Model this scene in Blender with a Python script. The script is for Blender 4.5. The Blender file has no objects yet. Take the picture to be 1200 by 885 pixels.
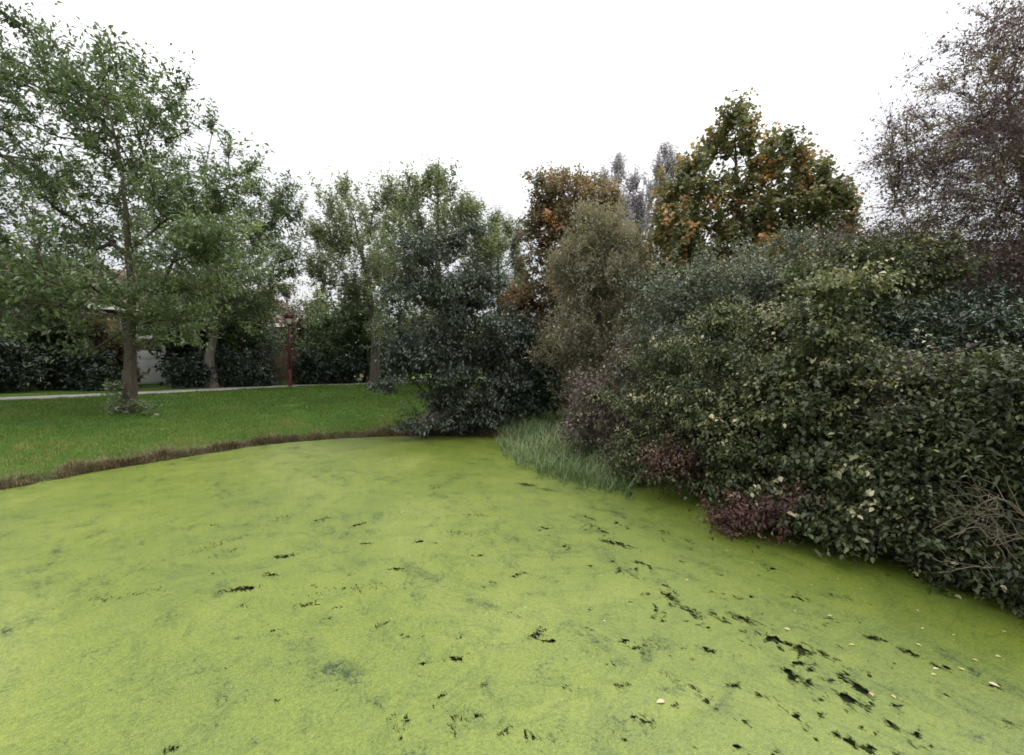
import bpy, math, random
import numpy as np
from mathutils import Vector, Matrix

random.seed(7)
rng = np.random.default_rng(11)
sc = bpy.context.scene
COL = sc.collection
PI = math.pi

# ------------------------------------------------------------------ camera, sky, sun
F = 520.0 / 1200.0
EYE = 2.5
PITCH = math.radians(1.93)
cam_d = bpy.data.cameras.new("camera")
cam_d.sensor_width = 36.0
cam_d.lens = 36.0 * F
cam_d.clip_start = 0.05
cam_d.clip_end = 2000.0
cam = bpy.data.objects.new("camera", cam_d)
cam.location = (0, 0, EYE)
cam.rotation_euler = (PI / 2 - PITCH, 0, 0)
COL.objects.link(cam)
sc.camera = cam

SUN_EL, SUN_AZ = math.radians(50), math.radians(65)   # azimuth clockwise from +Y
world = bpy.data.worlds.new("World")
sc.world = world
world.use_nodes = True
wt = world.node_tree
for n in list(wt.nodes):
    wt.nodes.remove(n)
w_out = wt.nodes.new("ShaderNodeOutputWorld")
w_bg = wt.nodes.new("ShaderNodeBackground")
w_bg.inputs["Strength"].default_value = 0.1
w_sky = wt.nodes.new("ShaderNodeTexSky")
w_sky.sky_type = 'NISHITA'
w_sky.sun_disc = False
w_sky.sun_elevation = SUN_EL
w_sky.sun_rotation = SUN_AZ
w_tc = wt.nodes.new("ShaderNodeTexCoord")
w_sep = wt.nodes.new("ShaderNodeSeparateXYZ")
w_map = wt.nodes.new("ShaderNodeMapRange")            # overcast sky: zenith brighter than horizon
w_map.inputs["From Min"].default_value = 0.12
w_map.inputs["From Max"].default_value = 1.0
w_map.inputs["To Min"].default_value = 5.5
w_map.inputs["To Max"].default_value = 18.0
w_map.interpolation_type = 'SMOOTHSTEP'
w_noise = wt.nodes.new("ShaderNodeTexNoise")
w_noise.inputs["Scale"].default_value = 2.2
w_noise.inputs["Detail"].default_value = 5.0
w_mr = wt.nodes.new("ShaderNodeMapRange")
w_mr.inputs["From Min"].default_value = 0.35
w_mr.inputs["From Max"].default_value = 0.6
w_mr.inputs["To Min"].default_value = 0.80
w_mr.inputs["To Max"].default_value = 0.97
w_cc = wt.nodes.new("ShaderNodeCombineColor")
w_b = wt.nodes.new("ShaderNodeMath"); w_b.operation = 'MULTIPLY'; w_b.inputs[1].default_value = 1.015
w_mix = wt.nodes.new("ShaderNodeMix"); w_mix.data_type = 'RGBA'
L = wt.links.new
L(w_tc.outputs["Generated"], w_sep.inputs[0]); L(w_sep.outputs["Z"], w_map.inputs["Value"])
L(w_tc.outputs["Generated"], w_noise.inputs["Vector"]); L(w_noise.outputs[0], w_mr.inputs["Value"])
w_cl = wt.nodes.new("ShaderNodeMapRange")            # soft cloud structure
for k_, v_ in (("From Min", .35), ("From Max", .65), ("To Min", .9), ("To Max", 1.06)): w_cl.inputs[k_].default_value = v_
w_cm = wt.nodes.new("ShaderNodeMath"); w_cm.operation = 'MULTIPLY'
L(w_noise.outputs[0], w_cl.inputs["Value"]); L(w_map.outputs[0], w_cm.inputs[0]); L(w_cl.outputs[0], w_cm.inputs[1])
L(w_cm.outputs[0], w_b.inputs[0])
L(w_cm.outputs[0], w_cc.inputs[0]); L(w_cm.outputs[0], w_cc.inputs[1]); L(w_b.outputs[0], w_cc.inputs[2])
L(w_mr.outputs[0], w_mix.inputs[0]); L(w_sky.outputs[0], w_mix.inputs[6]); L(w_cc.outputs[0], w_mix.inputs[7])
L(w_mix.outputs[2], w_bg.inputs["Color"]); L(w_bg.outputs[0], w_out.inputs["Surface"])

sun_d = bpy.data.lights.new("sun", 'SUN')
sun_d.energy = 1.5
sun_d.angle = math.radians(40)
sun_d.color = (1.0, 0.97, 0.93)
sun = bpy.data.objects.new("sun", sun_d)
sdir = Vector((math.sin(SUN_AZ) * math.cos(SUN_EL), math.cos(SUN_AZ) * math.cos(SUN_EL), math.sin(SUN_EL)))
sun.rotation_euler = (-sdir).to_track_quat('-Z', 'Y').to_euler()
COL.objects.link(sun)

vs = sc.view_settings
vs.view_transform = 'Standard'; vs.look = 'None'; vs.exposure = 0.78; vs.gamma = 1.0; vs.use_curve_mapping = False
sc.cycles.max_bounces = 6
sc.cycles.diffuse_bounces = 3
sc.cycles.glossy_bounces = 2
sc.cycles.transmission_bounces = 4
sc.cycles.transparent_max_bounces = 8
sc.cycles.caustics_reflective = False
sc.cycles.caustics_refractive = False
sc.cycles.filter_width = 1.7

# ------------------------------------------------------------------ surveying helpers
CS, SN = math.cos(PITCH), math.sin(PITCH)
def ray(px, py):
    dx, dy = (px - 600) / 520.0, (442.5 - py) / 520.0
    return np.array([dx, CS + SN * dy, -SN + CS * dy])
def at(px, py, Y):
    r = ray(px, py)
    p = r * (Y / r[1]); p[2] += EYE
    return p
def gz(px, py, z=0.0):
    r = ray(px, py)
    p = r * ((z - EYE) / r[2]); p[2] += EYE
    return p

# ------------------------------------------------------------------ object helpers
def tag(o, label=None, cat=None, group=None, kind=None):
    if label: o["label"] = label
    if cat: o["category"] = cat
    if group: o["group"] = group
    if kind: o["kind"] = kind
    return o
def empty(name, loc=(0, 0, 0), rz=0.0):
    o = bpy.data.objects.new(name, None)
    o.empty_display_size = 0.3
    o.location = tuple(float(v) for v in loc); o.rotation_euler = (0, 0, rz)
    COL.objects.link(o)
    return o
def link(name, me, mat, parent=None, loc=None):
    o = bpy.data.objects.new(name, me)
    if mat is not None and not me.materials:
        me.materials.append(mat)
    COL.objects.link(o)
    if parent is not None: o.parent = parent
    if loc is not None: o.location = tuple(float(v) for v in loc)
    return o
def mesh_np(name, V, faces, k, tint=None, smooth=False):
    """V (n,3), faces (m,k) index array -> mesh; optional per-vertex tint attribute"""
    V = np.ascontiguousarray(V, dtype=np.float32); faces = np.ascontiguousarray(faces, dtype=np.int32)
    me = bpy.data.meshes.new(name)
    m = len(faces)
    me.vertices.add(len(V)); me.vertices.foreach_set("co", V.ravel())
    me.loops.add(m * k); me.loops.foreach_set("vertex_index", faces.ravel())
    me.polygons.add(m)
    me.polygons.foreach_set("loop_start", np.arange(0, m * k, k, dtype=np.int32))
    if tint is not None:
        a = me.attributes.new("tint", 'FLOAT', 'POINT')
        a.data.foreach_set("value", np.ascontiguousarray(tint, dtype=np.float32))
    me.update(calc_edges=True)
    if smooth:
        me.polygons.foreach_set("use_smooth", np.ones(m, dtype=bool))
    return me
class MB:
    """collects boxes, prisms and lathed pieces into one mesh"""
    def __init__(s): s.v = []; s.f = []
    def add(s, vs, fs):
        b = len(s.v); s.v += [tuple(v) for v in vs]; s.f += [tuple(b + i for i in f) for f in fs]
    def box(s, x0, x1, y0, y1, z0, z1):
        s.add([(x0, y0, z0), (x1, y0, z0), (x1, y1, z0), (x0, y1, z0), (x0, y0, z1), (x1, y0, z1), (x1, y1, z1), (x0, y1, z1)],
              [(3, 2, 1, 0), (4, 5, 6, 7), (0, 1, 5, 4), (1, 2, 6, 5), (2, 3, 7, 6), (3, 0, 4, 7)])
    def lathe(s, prof, n=16, cx=0, cy=0):
        vs = []; fs = []
        for r, z in prof:
            for i in range(n):
                a = 2 * PI * i / n; vs.append((cx + r * math.cos(a), cy + r * math.sin(a), z))
        for j in range(len(prof) - 1):
            for i in range(n):
                k = (i + 1) % n
                fs.append((j * n + i, j * n + k, (j + 1) * n + k, (j + 1) * n + i))
        fs.append(tuple(range(n - 1, -1, -1))); fs.append(tuple((len(prof) - 1) * n + i for i in range(n)))
        s.add(vs, fs)
    def build(s, name, mat, parent=None, smooth=False):
        me = bpy.data.meshes.new(name); me.from_pydata(s.v, [], s.f); me.update()
        if smooth:
            for p in me.polygons: p.use_smooth = len(p.vertices) == 4
        return link(name, me, mat, parent)

# ------------------------------------------------------------------ materials
def newmat(name):
    m = bpy.data.materials.new(name); m.use_nodes = True
    nt = m.node_tree
    for n in list(nt.nodes): nt.nodes.remove(n)
    return m, nt, nt.nodes.new("ShaderNodeOutputMaterial")
def N(nt, t, **kw):
    n = nt.nodes.new(t)
    for k, v in kw.items():
        if k in n.inputs: n.inputs[k].default_value = v
        else: setattr(n, k, v)
    return n
def ramp(nt, stops, src):
    r = nt.nodes.new("ShaderNodeValToRGB")
    e = r.color_ramp.elements
    while len(e) < len(stops): e.new(0.5)
    for i, (p, c) in enumerate(stops):
        e[i].position = p; e[i].color = (c[0], c[1], c[2], 1)
    nt.links.new(src, r.inputs[0])
    return r.outputs[0]
def noise(nt, scale, detail=4, rough=0.55, dist=0.0, vec=None):
    n = N(nt, "ShaderNodeTexNoise", Scale=scale, Detail=detail, Roughness=rough, Distortion=dist)
    if vec is not None: nt.links.new(vec, n.inputs["Vector"])
    return n.outputs[0]
def objco(nt):
    return nt.nodes.new("ShaderNodeTexCoord").outputs["Object"]
def geoco(nt):
    return nt.nodes.new("ShaderNodeNewGeometry").outputs["Position"]
def bump(nt, h, strength=0.4, dist=0.02):
    b = N(nt, "ShaderNodeBump", Strength=strength, Distance=dist)
    nt.links.new(h, b.inputs["Height"])
    return b.outputs[0]
def leafmat(name, stops, rough=0.45, spec=0.4, trans=0.28, tcol=(1.2, 1.2, 0.75), gain=1.45, grey=0.22):
    st = []
    for p_, c_ in stops:      # greyed and lifted: veiling glare and haze put into the leaf colour
        l_ = 0.3 * c_[0] + 0.6 * c_[1] + 0.1 * c_[2]
        st.append((p_, tuple(min(0.6, gain * (v * (1 - grey) + l_ * grey)) for v in c_)))
    stops = st
    m, nt, out = newmat(name)
    a = N(nt, "ShaderNodeAttribute", attribute_name="tint")
    c = ramp(nt, stops, a.outputs["Fac"])
    p = N(nt, "ShaderNodeBsdfPrincipled", Roughness=rough)
    p.inputs["Specular IOR Level"].default_value = spec
    nt.links.new(c, p.inputs["Base Color"])
    mu = N(nt, "ShaderNodeMix", data_type='RGBA', blend_type='MULTIPLY'); mu.inputs[0].default_value = 1.0
    nt.links.new(c, mu.inputs[6]); mu.inputs[7].default_value = (*tcol, 1)
    t = N(nt, "ShaderNodeBsdfTranslucent"); nt.links.new(mu.outputs[2], t.inputs[0])
    mx = N(nt, "ShaderNodeMixShader"); mx.inputs[0].default_value = trans
    nt.links.new(p.outputs[0], mx.inputs[1]); nt.links.new(t.outputs[0], mx.inputs[2])
    nt.links.new(mx.outputs[0], out.inputs[0])
    return m
def barkmat(name, c0, c1, scale=14):
    m, nt, out = newmat(name)
    co = geoco(nt)
    mp = N(nt, "ShaderNodeMapping"); mp.inputs["Scale"].default_value = (1, 1, 0.25)
    nt.links.new(co, mp.inputs[0])
    n1 = noise(nt, scale, 6, 0.65, 0.3, mp.outputs[0])
    c = ramp(nt, [(0.3, c0), (0.68, c1)], n1)
    p = N(nt, "ShaderNodeBsdfPrincipled", Roughness=0.9)
    nt.links.new(c, p.inputs["Base Color"]); nt.links.new(bump(nt, n1, 0.8, 0.03), p.inputs["Normal"])
    nt.links.new(p.outputs[0], out.inputs[0])
    return m
def plainmat(name, col, rough=0.6, var=0.15, scale=6, metallic=0.0, spec=0.4):
    m, nt, out = newmat(name)
    n1 = noise(nt, scale, 5, 0.6, 0, objco(nt))
    lo = tuple(v * (1 - var) for v in col); hi = tuple(min(1, v * (1 + var)) for v in col)
    p = N(nt, "ShaderNodeBsdfPrincipled", Roughness=rough, Metallic=metallic)
    p.inputs["Specular IOR Level"].default_value = spec
    nt.links.new(ramp(nt, [(0.3, lo), (0.7, hi)], n1), p.inputs["Base Color"])
    nt.links.new(p.outputs[0], out.inputs[0])
    return m

# ------------------------------------------------------------------ terrain
edge_px = [(0, 575), (60, 563), (110, 553), (160, 545), (210, 537), (260, 529), (310, 521), (350, 517.5), (400, 514),
           (450, 511.5), (500, 511), (545, 511), (585, 512)]
left = [gz(x, y)[:2] for x, y in edge_px]
right = [(0.15, 13.6), (0.6, 12.3), (1.3, 11.1), (2.4, 9.9), (3.3, 8.9), (4.0, 7.8), (4.7, 6.8), (5.4, 5.8), (6.0, 4.8), (6.6, 3.2), (7.0, 1), (7.1, -3), (6.7, -8)]
back = [(-6, -10), (-15, -8), (-17, -2), (-16, 3), (-13.2, 6.2), (-11.3, 7.8)]
poly = np.array([tuple(p) for p in left] + right + back, dtype=float)
# smooth the outline a little (Chaikin) and roughen it
for _ in range(2):
    nx = np.roll(poly, -1, 0)
    poly = np.stack([poly * 0.75 + nx * 0.25, poly * 0.25 + nx * 0.75], 1).reshape(-1, 2)
def sdist(P):
    """signed distance to the pond outline, positive on land"""
    P = np.atleast_2d(np.asarray(P, float)); A = poly; B = np.roll(poly, -1, 0)
    best = np.full(len(P), 1e9); inside = np.zeros(len(P), bool)
    for a, b in zip(A, B):
        d = b - a
        t = np.clip(((P - a) @ d) / (d @ d), 0, 1)
        q = a + t[:, None] * d
        best = np.minimum(best, np.hypot(*(P - q).T))
        c = (a[1] > P[:, 1]) != (b[1] > P[:, 1])
        if abs(b[1] - a[1]) > 1e-12:
            inside ^= c & (P[:, 0] < (b[0] - a[0]) * (P[:, 1] - a[1]) / (b[1] - a[1]) + a[0])
    return np.where(inside, -best, best)
def wob(x, y):
    return (np.sin(x * 1.3 + 1.7 * np.sin(y * 0.9)) + np.sin(y * 1.7 + 1.3 * np.sin(x * 1.1 + 2)) * 0.8 + 0.5 * np.sin(3.1 * x + 2.3 * y) + 0.4 * np.sin(4.7 * y - 3.9 * x))
def height(P):
    P = np.atleast_2d(np.asarray(P, float))
    s = sdist(P) + 0.03 * wob(P[:, 0] * 1.5, P[:, 1] * 1.5)
    z = np.interp(s, [-3, -0.6, -0.02, 0.14, 0.5, 2.5, 6.2, 9.2, 12, 500], [-1.2, -0.7, -0.10, 0.13, 0.20, 0.42, 0.78, 1.12, 1.15, 1.15])
    return z + np.where(s > 0.3, 0.012 * wob(P[:, 0], P[:, 1]) * np.clip((11 - s) / 3, 0, 1), 0)
def hz(x, y): return float(height([(x, y)])[0])

def axis(lo, hi, step, far):
    a = list(np.arange(lo, hi, step)); s = step
    out = []; v = hi
    while v < far: out.append(v); s *= 1.35; v += s
    out.append(far); pre = []; v = lo; s = step
    while v > -far:
        s *= 1.35; v -= s; pre.append(max(v, -far))
    return np.array(sorted(set(pre)) + a + out)
gx = axis(-20, 14, 0.16, 600); gy = axis(-6, 32, 0.16, 600)
GX, GY = np.meshgrid(gx, gy)
P2 = np.stack([GX.ravel(), GY.ravel()], 1)
GZ = height(P2)
nx_, ny_ = len(gx), len(gy)
idx = np.arange(nx_ * ny_).reshape(ny_, nx_)
quads = np.stack([idx[:-1, :-1], idx[:-1, 1:], idx[1:, 1:], idx[1:, :-1]], -1).reshape(-1, 4)

m, nt, out = newmat("lawn")
a = N(nt, "ShaderNodeAttribute", attribute_name="tint")
co = geoco(nt)
n1 = noise(nt, 0.55, 5, 0.6, 0.4, co); n2 = noise(nt, 9, 6, 0.7, 0, co)
g1 = ramp(nt, [(0.3, (0.034, 0.082, 0.009)), (0.5, (0.055, 0.112, 0.014)), (0.7, (0.10, 0.128, 0.030))], n1)
g2 = ramp(nt, [(0.3, (0.55, 0.55, 0.5)), (0.7, (1.25, 1.2, 1.1))], n2)
mu = N(nt, "ShaderNodeMix", data_type='RGBA', blend_type='MULTIPLY'); mu.inputs[0].default_value = 1
nt.links.new(g1, mu.inputs[6]); nt.links.new(g2, mu.inputs[7])
soil = ramp(nt, [(0.35, (0.028, 0.021, 0.013)), (0.7, (0.10, 0.078, 0.048))], n2)
ad = N(nt, "ShaderNodeMath", operation='MULTIPLY_ADD'); nt.links.new(n1, ad.inputs[0]); ad.inputs[1].default_value = 0.9
nt.links.new(a.outputs["Fac"], ad.inputs[2])
mr = N(nt, "ShaderNodeMapRange"); mr.inputs["From Min"].default_value = 0.75; mr.inputs["From Max"].default_value = 1.25
nt.links.new(ad.outputs[0], mr.inputs["Value"])
mx = N(nt, "ShaderNodeMix", data_type='RGBA'); nt.links.new(mr.outputs[0], mx.inputs[0])
nt.links.new(mu.outputs[2], mx.inputs[6]); nt.links.new(soil, mx.inputs[7])
p = N(nt, "ShaderNodeBsdfPrincipled", Roughness=0.9)
p.inputs["Specular IOR Level"].default_value = 0.2
nt.links.new(mx.outputs[2], p.inputs["Base Color"]); nt.links.new(bump(nt, n2, 0.6, 0.04), p.inputs["Normal"])
nt.links.new(p.outputs[0], out.inputs[0])
M_LAWN = m
S_ = sdist(P2)
soil_t = np.clip(np.interp(S_, [0.0, 0.25, 1.6, 3.2, 30], [0.95, 0.45, 0.15, 0.0, 0.0]), 0, 1)
soil_t = np.maximum(soil_t, np.where((P2[:, 0] > -3.7) & (P2[:, 0] < 12) & (P2[:, 1] > 13) & (P2[:, 1] < 24) & (S_ > .1), 0.75, 0))
soil_t = np.maximum(soil_t, np.where((P2[:, 0] > 0.2 * (P2[:, 1] - 14)) & (P2[:, 0] > 0) & (S_ < 3.4) & (S_ > 0.6), 0.8, 0))
ground = link("ground", mesh_np("ground", np.stack([P2[:, 0], P2[:, 1], GZ], 1), quads, 4, soil_t, True), M_LAWN)
tag(ground, "grassy bank of mown green lawn round the pond with a bare brown rim", "ground", kind="structure")

# ------------------------------------------------------------------ pond water and duckweed
M_WATER, nt, out = newmat("dark_water")
p = N(nt, "ShaderNodeBsdfPrincipled", Roughness=0.12, IOR=1.33)
n1 = noise(nt, 3, 3, 0.5, 0, geoco(nt))
nt.links.new(ramp(nt, [(0.3, (0.008, 0.010, 0.006)), (0.7, (0.016, 0.018, 0.010))], n1), p.inputs["Base Color"])
nt.links.new(p.outputs[0], out.inputs[0])
wm = mesh_np("pond_water", [(-19, -11.5, -0.02), (8, -11.5, -0.02), (8, 16.2, -0.02), (-19, 16.2, -0.02)], [(0, 1, 2, 3)], 4)
tag(link("pond_water", wm, M_WATER), "dark open pond water showing through the gaps in the duckweed", "water", kind="structure")

# gaps in the weed: (px, py, length px, angle deg down-right, strength)
gaps = [(745,676,30,38,.5),(783,699,40,30,.75),(808,716,36,25,.7),(837,724,44,15,.65),(871,726,34,18,1),(908,749,34,22,1),(937,762,38,25,1),
 (967,768,34,25,.85),(927,791,30,32,1.15),(941,779,22,28,1.0),(950,807,22,35,.8),(992,797,36,38,.95),(1008,807,32,38,1.1),(992,816,26,20,1),
 (1017,832,24,36,.85),(1042,849,36,32,.8),(1067,870,36,32,.85),(996,870,50,28,1.25),(1021,876,26,30,.9),(933,841,26,30,1.0),(858,803,16,20,1.2),
 (746,760,22,12,1.0),(729,751,13,10,1.0),(762,755,24,12,.75),(829,762,24,18,.9),(800,760,14,25,.7),(731,805,22,10,.9),(754,845,28,28,1.0),
 (727,866,22,40,.75),(837,835,26,30,.7),(871,847,26,35,.65),(867,878,28,30,.9),(904,882,22,30,.85),(1025,749,28,10,1.0),(1067,766,34,22,1.0),
 (1100,782,44,25,.7),(1162,803,34,12,.8),(1192,853,34,25,.8),(1150,840,60,25,.55),(1004,730,18,25,.7),(967,726,40,5,.5),(933,701,36,15,.65),(975,697,18,10,.75),
 (1004,705,30,18,.65),(750,660,20,15,.85),(721,637,34,15,.85),(700,620,30,30,.6),(779,624,26,20,.65),(808,635,20,25,.65),(904,666,18,10,.8),(1081,730,26,15,.65),
 (283,691,40,-6,1.0),(316,674,18,5,.9),(644,751,16,15,1.3),(629,744,24,-25,.8),(606,674,16,-20,.85),(577,683,16,20,.75),(562,652,18,5,.8),
 (492,635,14,-8,.85),(429,637,12,0,.9),(421,615,18,-12,.75),(379,608,24,-25,.55),(333,652,30,-8,.8),(362,708,26,-20,.7),(398,712,16,-15,.65),
 (443,734,14,-10,.85),(496,779,14,-5,.95),(533,773,26,-5,.75),(321,823,16,0,.8),(202,877,26,-25,1.0),(473,850,28,-65,.7),(535,846,36,-80,.65),
 (562,838,18,-10,.8),(592,858,16,-15,.95),(621,862,28,30,.65),(669,806,24,10,.75),(467,667,20,0,.7),(617,568,24,8,.85),(640,574,26,10,.6),(510,572,16,-8,.6),
 (560,604,40,4,.5),(690,607,18,25,.7),(665,640,18,10,.6),(540,625,46,6,.5),(600,720,22,10,.5),(690,738,20,20,.6),(760,724,18,20,.5),(870,770,16,20,.6),
 (800,800,60,25,.5),(900,820,70,30,.5),(860,700,60,12,.45),(330,608,60,-20,.42),(250,640,80,-18,.40),(140,700,120,-8,.36),(420,690,90,-6,.42),(640,860,60,10,.5)]
tr_ = np.array([(690, 605), (745, 676), (790, 702), (837, 724), (900, 748), (945, 775), (1000, 812), (1040, 848), (1080, 885)], float)
for k in range(110):
    t = rng.random() * (len(tr_) - 1.001); i = int(t); q_ = tr_[i] + (tr_[i + 1] - tr_[i]) * (t - i) + rng.normal(0, 1, 2) * np.array([26, 16])
    gaps.append((q_[0], q_[1], rng.uniform(5, 14), rng.uniform(5, 45), rng.uniform(.5, 1.05)))
for k in range(120):
    gaps.append((rng.uniform(230, 1190), rng.uniform(600, 880), rng.uniform(4, 12), rng.uniform(-25, 40), rng.uniform(.4, .95)))
ys = [-11.0]
while ys[-1] < 16: ys.append(ys[-1] + max(0.05, 0.011 * abs(ys[-1])) if ys[-1] > 1.5 else ys[-1] + 0.4)
xs = np.concatenate([np.arange(-18.8, -8, 0.25), np.arange(-8, 7.9, 0.055)])
WX, WY = np.meshgrid(xs, np.array(ys)); WP = np.stack([WX.ravel(), WY.ravel()], 1)
dens = np.zeros(len(WP))
for (gx_, gy_, ln, ang, st) in gaps:
    c = gz(gx_, gy_)[:2]
    ca, sa = math.cos(math.radians(ang)) * ln / 2, math.sin(math.radians(ang)) * ln / 2
    e = gz(gx_ + ca, gy_ + sa)[:2] - c
    la = np.hypot(*e); u = e / la; wv = np.array([-u[1], u[0]])
    lb = max(0.03, la * (0.5 if ln < 40 else 0.34))
    nb = np.where((np.abs(WP[:, 0] - c[0]) < la * 4 + .25) & (np.abs(WP[:, 1] - c[1]) < la * 4 + .25))[0]
    d = WP[nb] - c
    q = ((d @ u) / (la * 1.25)) ** 2 + ((d @ wv) / lb) ** 2
    dens[nb] = np.maximum(dens[nb], st * np.exp(-q * 0.9))
wi = np.arange(len(WP)).reshape(len(ys), len(xs))
wq = np.stack([wi[:-1, :-1], wi[:-1, 1:], wi[1:, 1:], wi[1:, :-1]], -1).reshape(-1, 4)

M_WEED, nt, out = newmat("duckweed")
co = geoco(nt)
a = N(nt, "ShaderNodeAttribute", attribute_name="tint")
big = noise(nt, 0.28, 5, 0.6, 0.8, co); mid = noise(nt, 2.6, 6, 0.7, 0.6, co)
strm = N(nt, "ShaderNodeMapping"); strm.vector_type = 'TEXTURE'; strm.inputs["Rotation"].default_value = (0, 0, math.radians(-58)); strm.inputs["Scale"].default_value = (1.7, 0.75, 1)
nt.links.new(co, strm.inputs[0])
flow = noise(nt, 1.3, 7, 0.65, 1.2, strm.outputs[0])
fine = noise(nt, 34, 4, 0.75, 0, co)
vor = N(nt, "ShaderNodeTexVoronoi", Scale=120.0); nt.links.new(co, vor.inputs["Vector"])
c1 = ramp(nt, [(0.30, (0.114, 0.157, 0.024)), (0.5, (0.141, 0.184, 0.023)), (0.72, (0.196, 0.230, 0.050))], big)
c2 = ramp(nt, [(0.30, (0.66, 0.71, 0.60)), (0.43, (0.92, 0.94, 0.94)), (0.7, (1.10, 1.06, 0.95))], mid)
c3 = ramp(nt, [(0.32, (0.70, 0.72, 0.70)), (0.5, (1.0, 1.0, 1.0)), (0.68, (1.2, 1.16, 1.28))], fine)
c4 = ramp(nt, [(0.30, (0.74, 0.78, 0.70)), (0.44, (1, 1, 1)), (0.56, (1, 1, 1)), (0.72, (1.14, 1.08, 0.9))], flow)
def mulc(x, y):
    q = N(nt, "ShaderNodeMix", data_type='RGBA', blend_type='MULTIPLY'); q.inputs[0].default_value = 1
    nt.links.new(x, q.inputs[6]); nt.links.new(y, q.inputs[7]); return q.outputs[2]
sn = noise(nt, 24, 7, 0.78, 1.0, co)
sm_ = N(nt, "ShaderNodeMath", operation='MULTIPLY_ADD'); nt.links.new(mid, sm_.inputs[0]); sm_.inputs[1].default_value = 0.55; sm_.inputs[2].default_value = -0.275
sf_ = N(nt, "ShaderNodeMath", operation='MULTIPLY_ADD'); nt.links.new(flow, sf_.inputs[0]); sf_.inputs[1].default_value = 0.5; sf_.inputs[2].default_value = -0.25
sp1 = N(nt, "ShaderNodeMath", operation='ADD'); nt.links.new(sm_.outputs[0], sp1.inputs[0]); nt.links.new(sf_.outputs[0], sp1.inputs[1])
spk = N(nt, "ShaderNodeMath", operation='ADD'); nt.links.new(sn, spk.inputs[0]); nt.links.new(sp1.outputs[0], spk.inputs[1])
speck = ramp(nt, [(0.29, (0.16, 0.19, 0.12)), (0.35, (0.50, 0.55, 0.40)), (0.42, (1, 1, 1))], spk.outputs[0])
vc = ramp(nt, [(0.0, (0.72, 0.74, 0.7)), (1.0, (1.22, 1.2, 1.2))], vor.outputs["Color"])
rdn = noise(nt, 0.55, 6, 0.62, 2.2, co)
rd1 = N(nt, "ShaderNodeMath", operation='SUBTRACT'); nt.links.new(rdn, rd1.inputs[0]); rd1.inputs[1].default_value = 0.5
rd2 = N(nt, "ShaderNodeMath", operation='ABSOLUTE'); nt.links.new(rd1.outputs[0], rd2.inputs[0])
drift = ramp(nt, [(0.0, (0.74, 0.78, 0.70)), (0.010, (0.88, 0.91, 0.85)), (0.03, (1, 1, 1))], rd2.outputs[0])
c1 = mulc(c1, drift)
col = mulc(mulc(mulc(mulc(mulc(c1, c2), c3), c4), vc), speck)
p = N(nt, "ShaderNodeBsdfPrincipled", Roughness=0.42)
p.inputs["Specular IOR Level"].default_value = 0.6
nt.links.new(col, p.inputs["Base Color"])
bh = N(nt, "ShaderNodeMath", operation='ADD'); nt.links.new(fine, bh.inputs[0]); nt.links.new(vor.outputs["Distance"], bh.inputs[1])
nt.links.new(bump(nt, bh.outputs[0], 0.35, 0.012), p.inputs["Normal"])
# holes: ragged noise against the gap density
rag = noise(nt, 17, 9, 0.8, 0.9, strm.outputs[0])
r2 = noise(nt, 48, 4, 0.7, 0.3, strm.outputs[0])
s1 = N(nt, "ShaderNodeMath", operation='MULTIPLY_ADD'); nt.links.new(a.outputs["Fac"], s1.inputs[0]); s1.inputs[1].default_value = 0.36
rs = N(nt, 'ShaderNodeMath', operation='MULTIPLY'); nt.links.new(rag, rs.inputs[0]); rs.inputs[1].default_value = 1.15; nt.links.new(rs.outputs[0], s1.inputs[2])
s2 = N(nt, "ShaderNodeMath", operation='MULTIPLY_ADD'); nt.links.new(r2, s2.inputs[0]); s2.inputs[1].default_value = 0.22; nt.links.new(s1.outputs[0], s2.inputs[2])
hm = N(nt, "ShaderNodeMapRange"); hm.inputs["From Min"].default_value = 0.84; hm.inputs["From Max"].default_value = 0.93
nt.links.new(s2.outputs[0], hm.inputs["Value"])
tr = N(nt, "ShaderNodeBsdfTransparent")
ms = N(nt, "ShaderNodeMixShader"); nt.links.new(hm.outputs[0], ms.inputs[0]); nt.links.new(p.outputs[0], ms.inputs[1]); nt.links.new(tr.outputs[0], ms.inputs[2])
nt.links.new(ms.outputs[0], out.inputs[0])
wz = np.full(len(WP), 0.004)
weed = link("duckweed", mesh_np("duckweed", np.column_stack([WP, wz]), wq, 4, dens), M_WEED)
tag(weed, "bright green duckweed covering the whole pond, torn by dark gaps", "duckweed", kind="stuff")

# ------------------------------------------------------------------ path
pc = [(-40, -3), (-30, 6.2), (-22, 13.6), (-18.0, 17.6), (-15.2, 21.6), (-13.2, 24.9), (-9.5, 28.5), (-5, 30.0), (-0.5, 27.6), (2.9, 23.6), (5.5, 18.5), (8.6, 13.8), (12.2, 11.0), (18, 8.5), (30, 5)]
def catmull(pts, n=14):
    pts = [np.array(p, float) for p in pts]; out = []
    ext = [2 * pts[0] - pts[1]] + pts + [2 * pts[-1] - pts[-2]]
    for i in range(1, len(ext) - 2):
        p0, p1, p2, p3 = ext[i - 1:i + 3]
        for t in np.linspace(0, 1, n, endpoint=False):
            out.append(0.5 * ((2 * p1) + (-p0 + p2) * t + (2 * p0 - 5 * p1 + 4 * p2 - p3) * t * t + (-p0 + 3 * p1 - 3 * p2 + p3) * t ** 3))
    out.append(pts[-1]); return np.array(out)
pl = catmull(pc)
tg = np.gradient(pl, axis=0); tg /= np.linalg.norm(tg, axis=1)[:, None]
nr = np.stack([-tg[:, 1], tg[:, 0]], 1)
rows = []
offs = [-0.9, -0.87, -0.3, 0.3, 0.87, 0.9]
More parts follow.
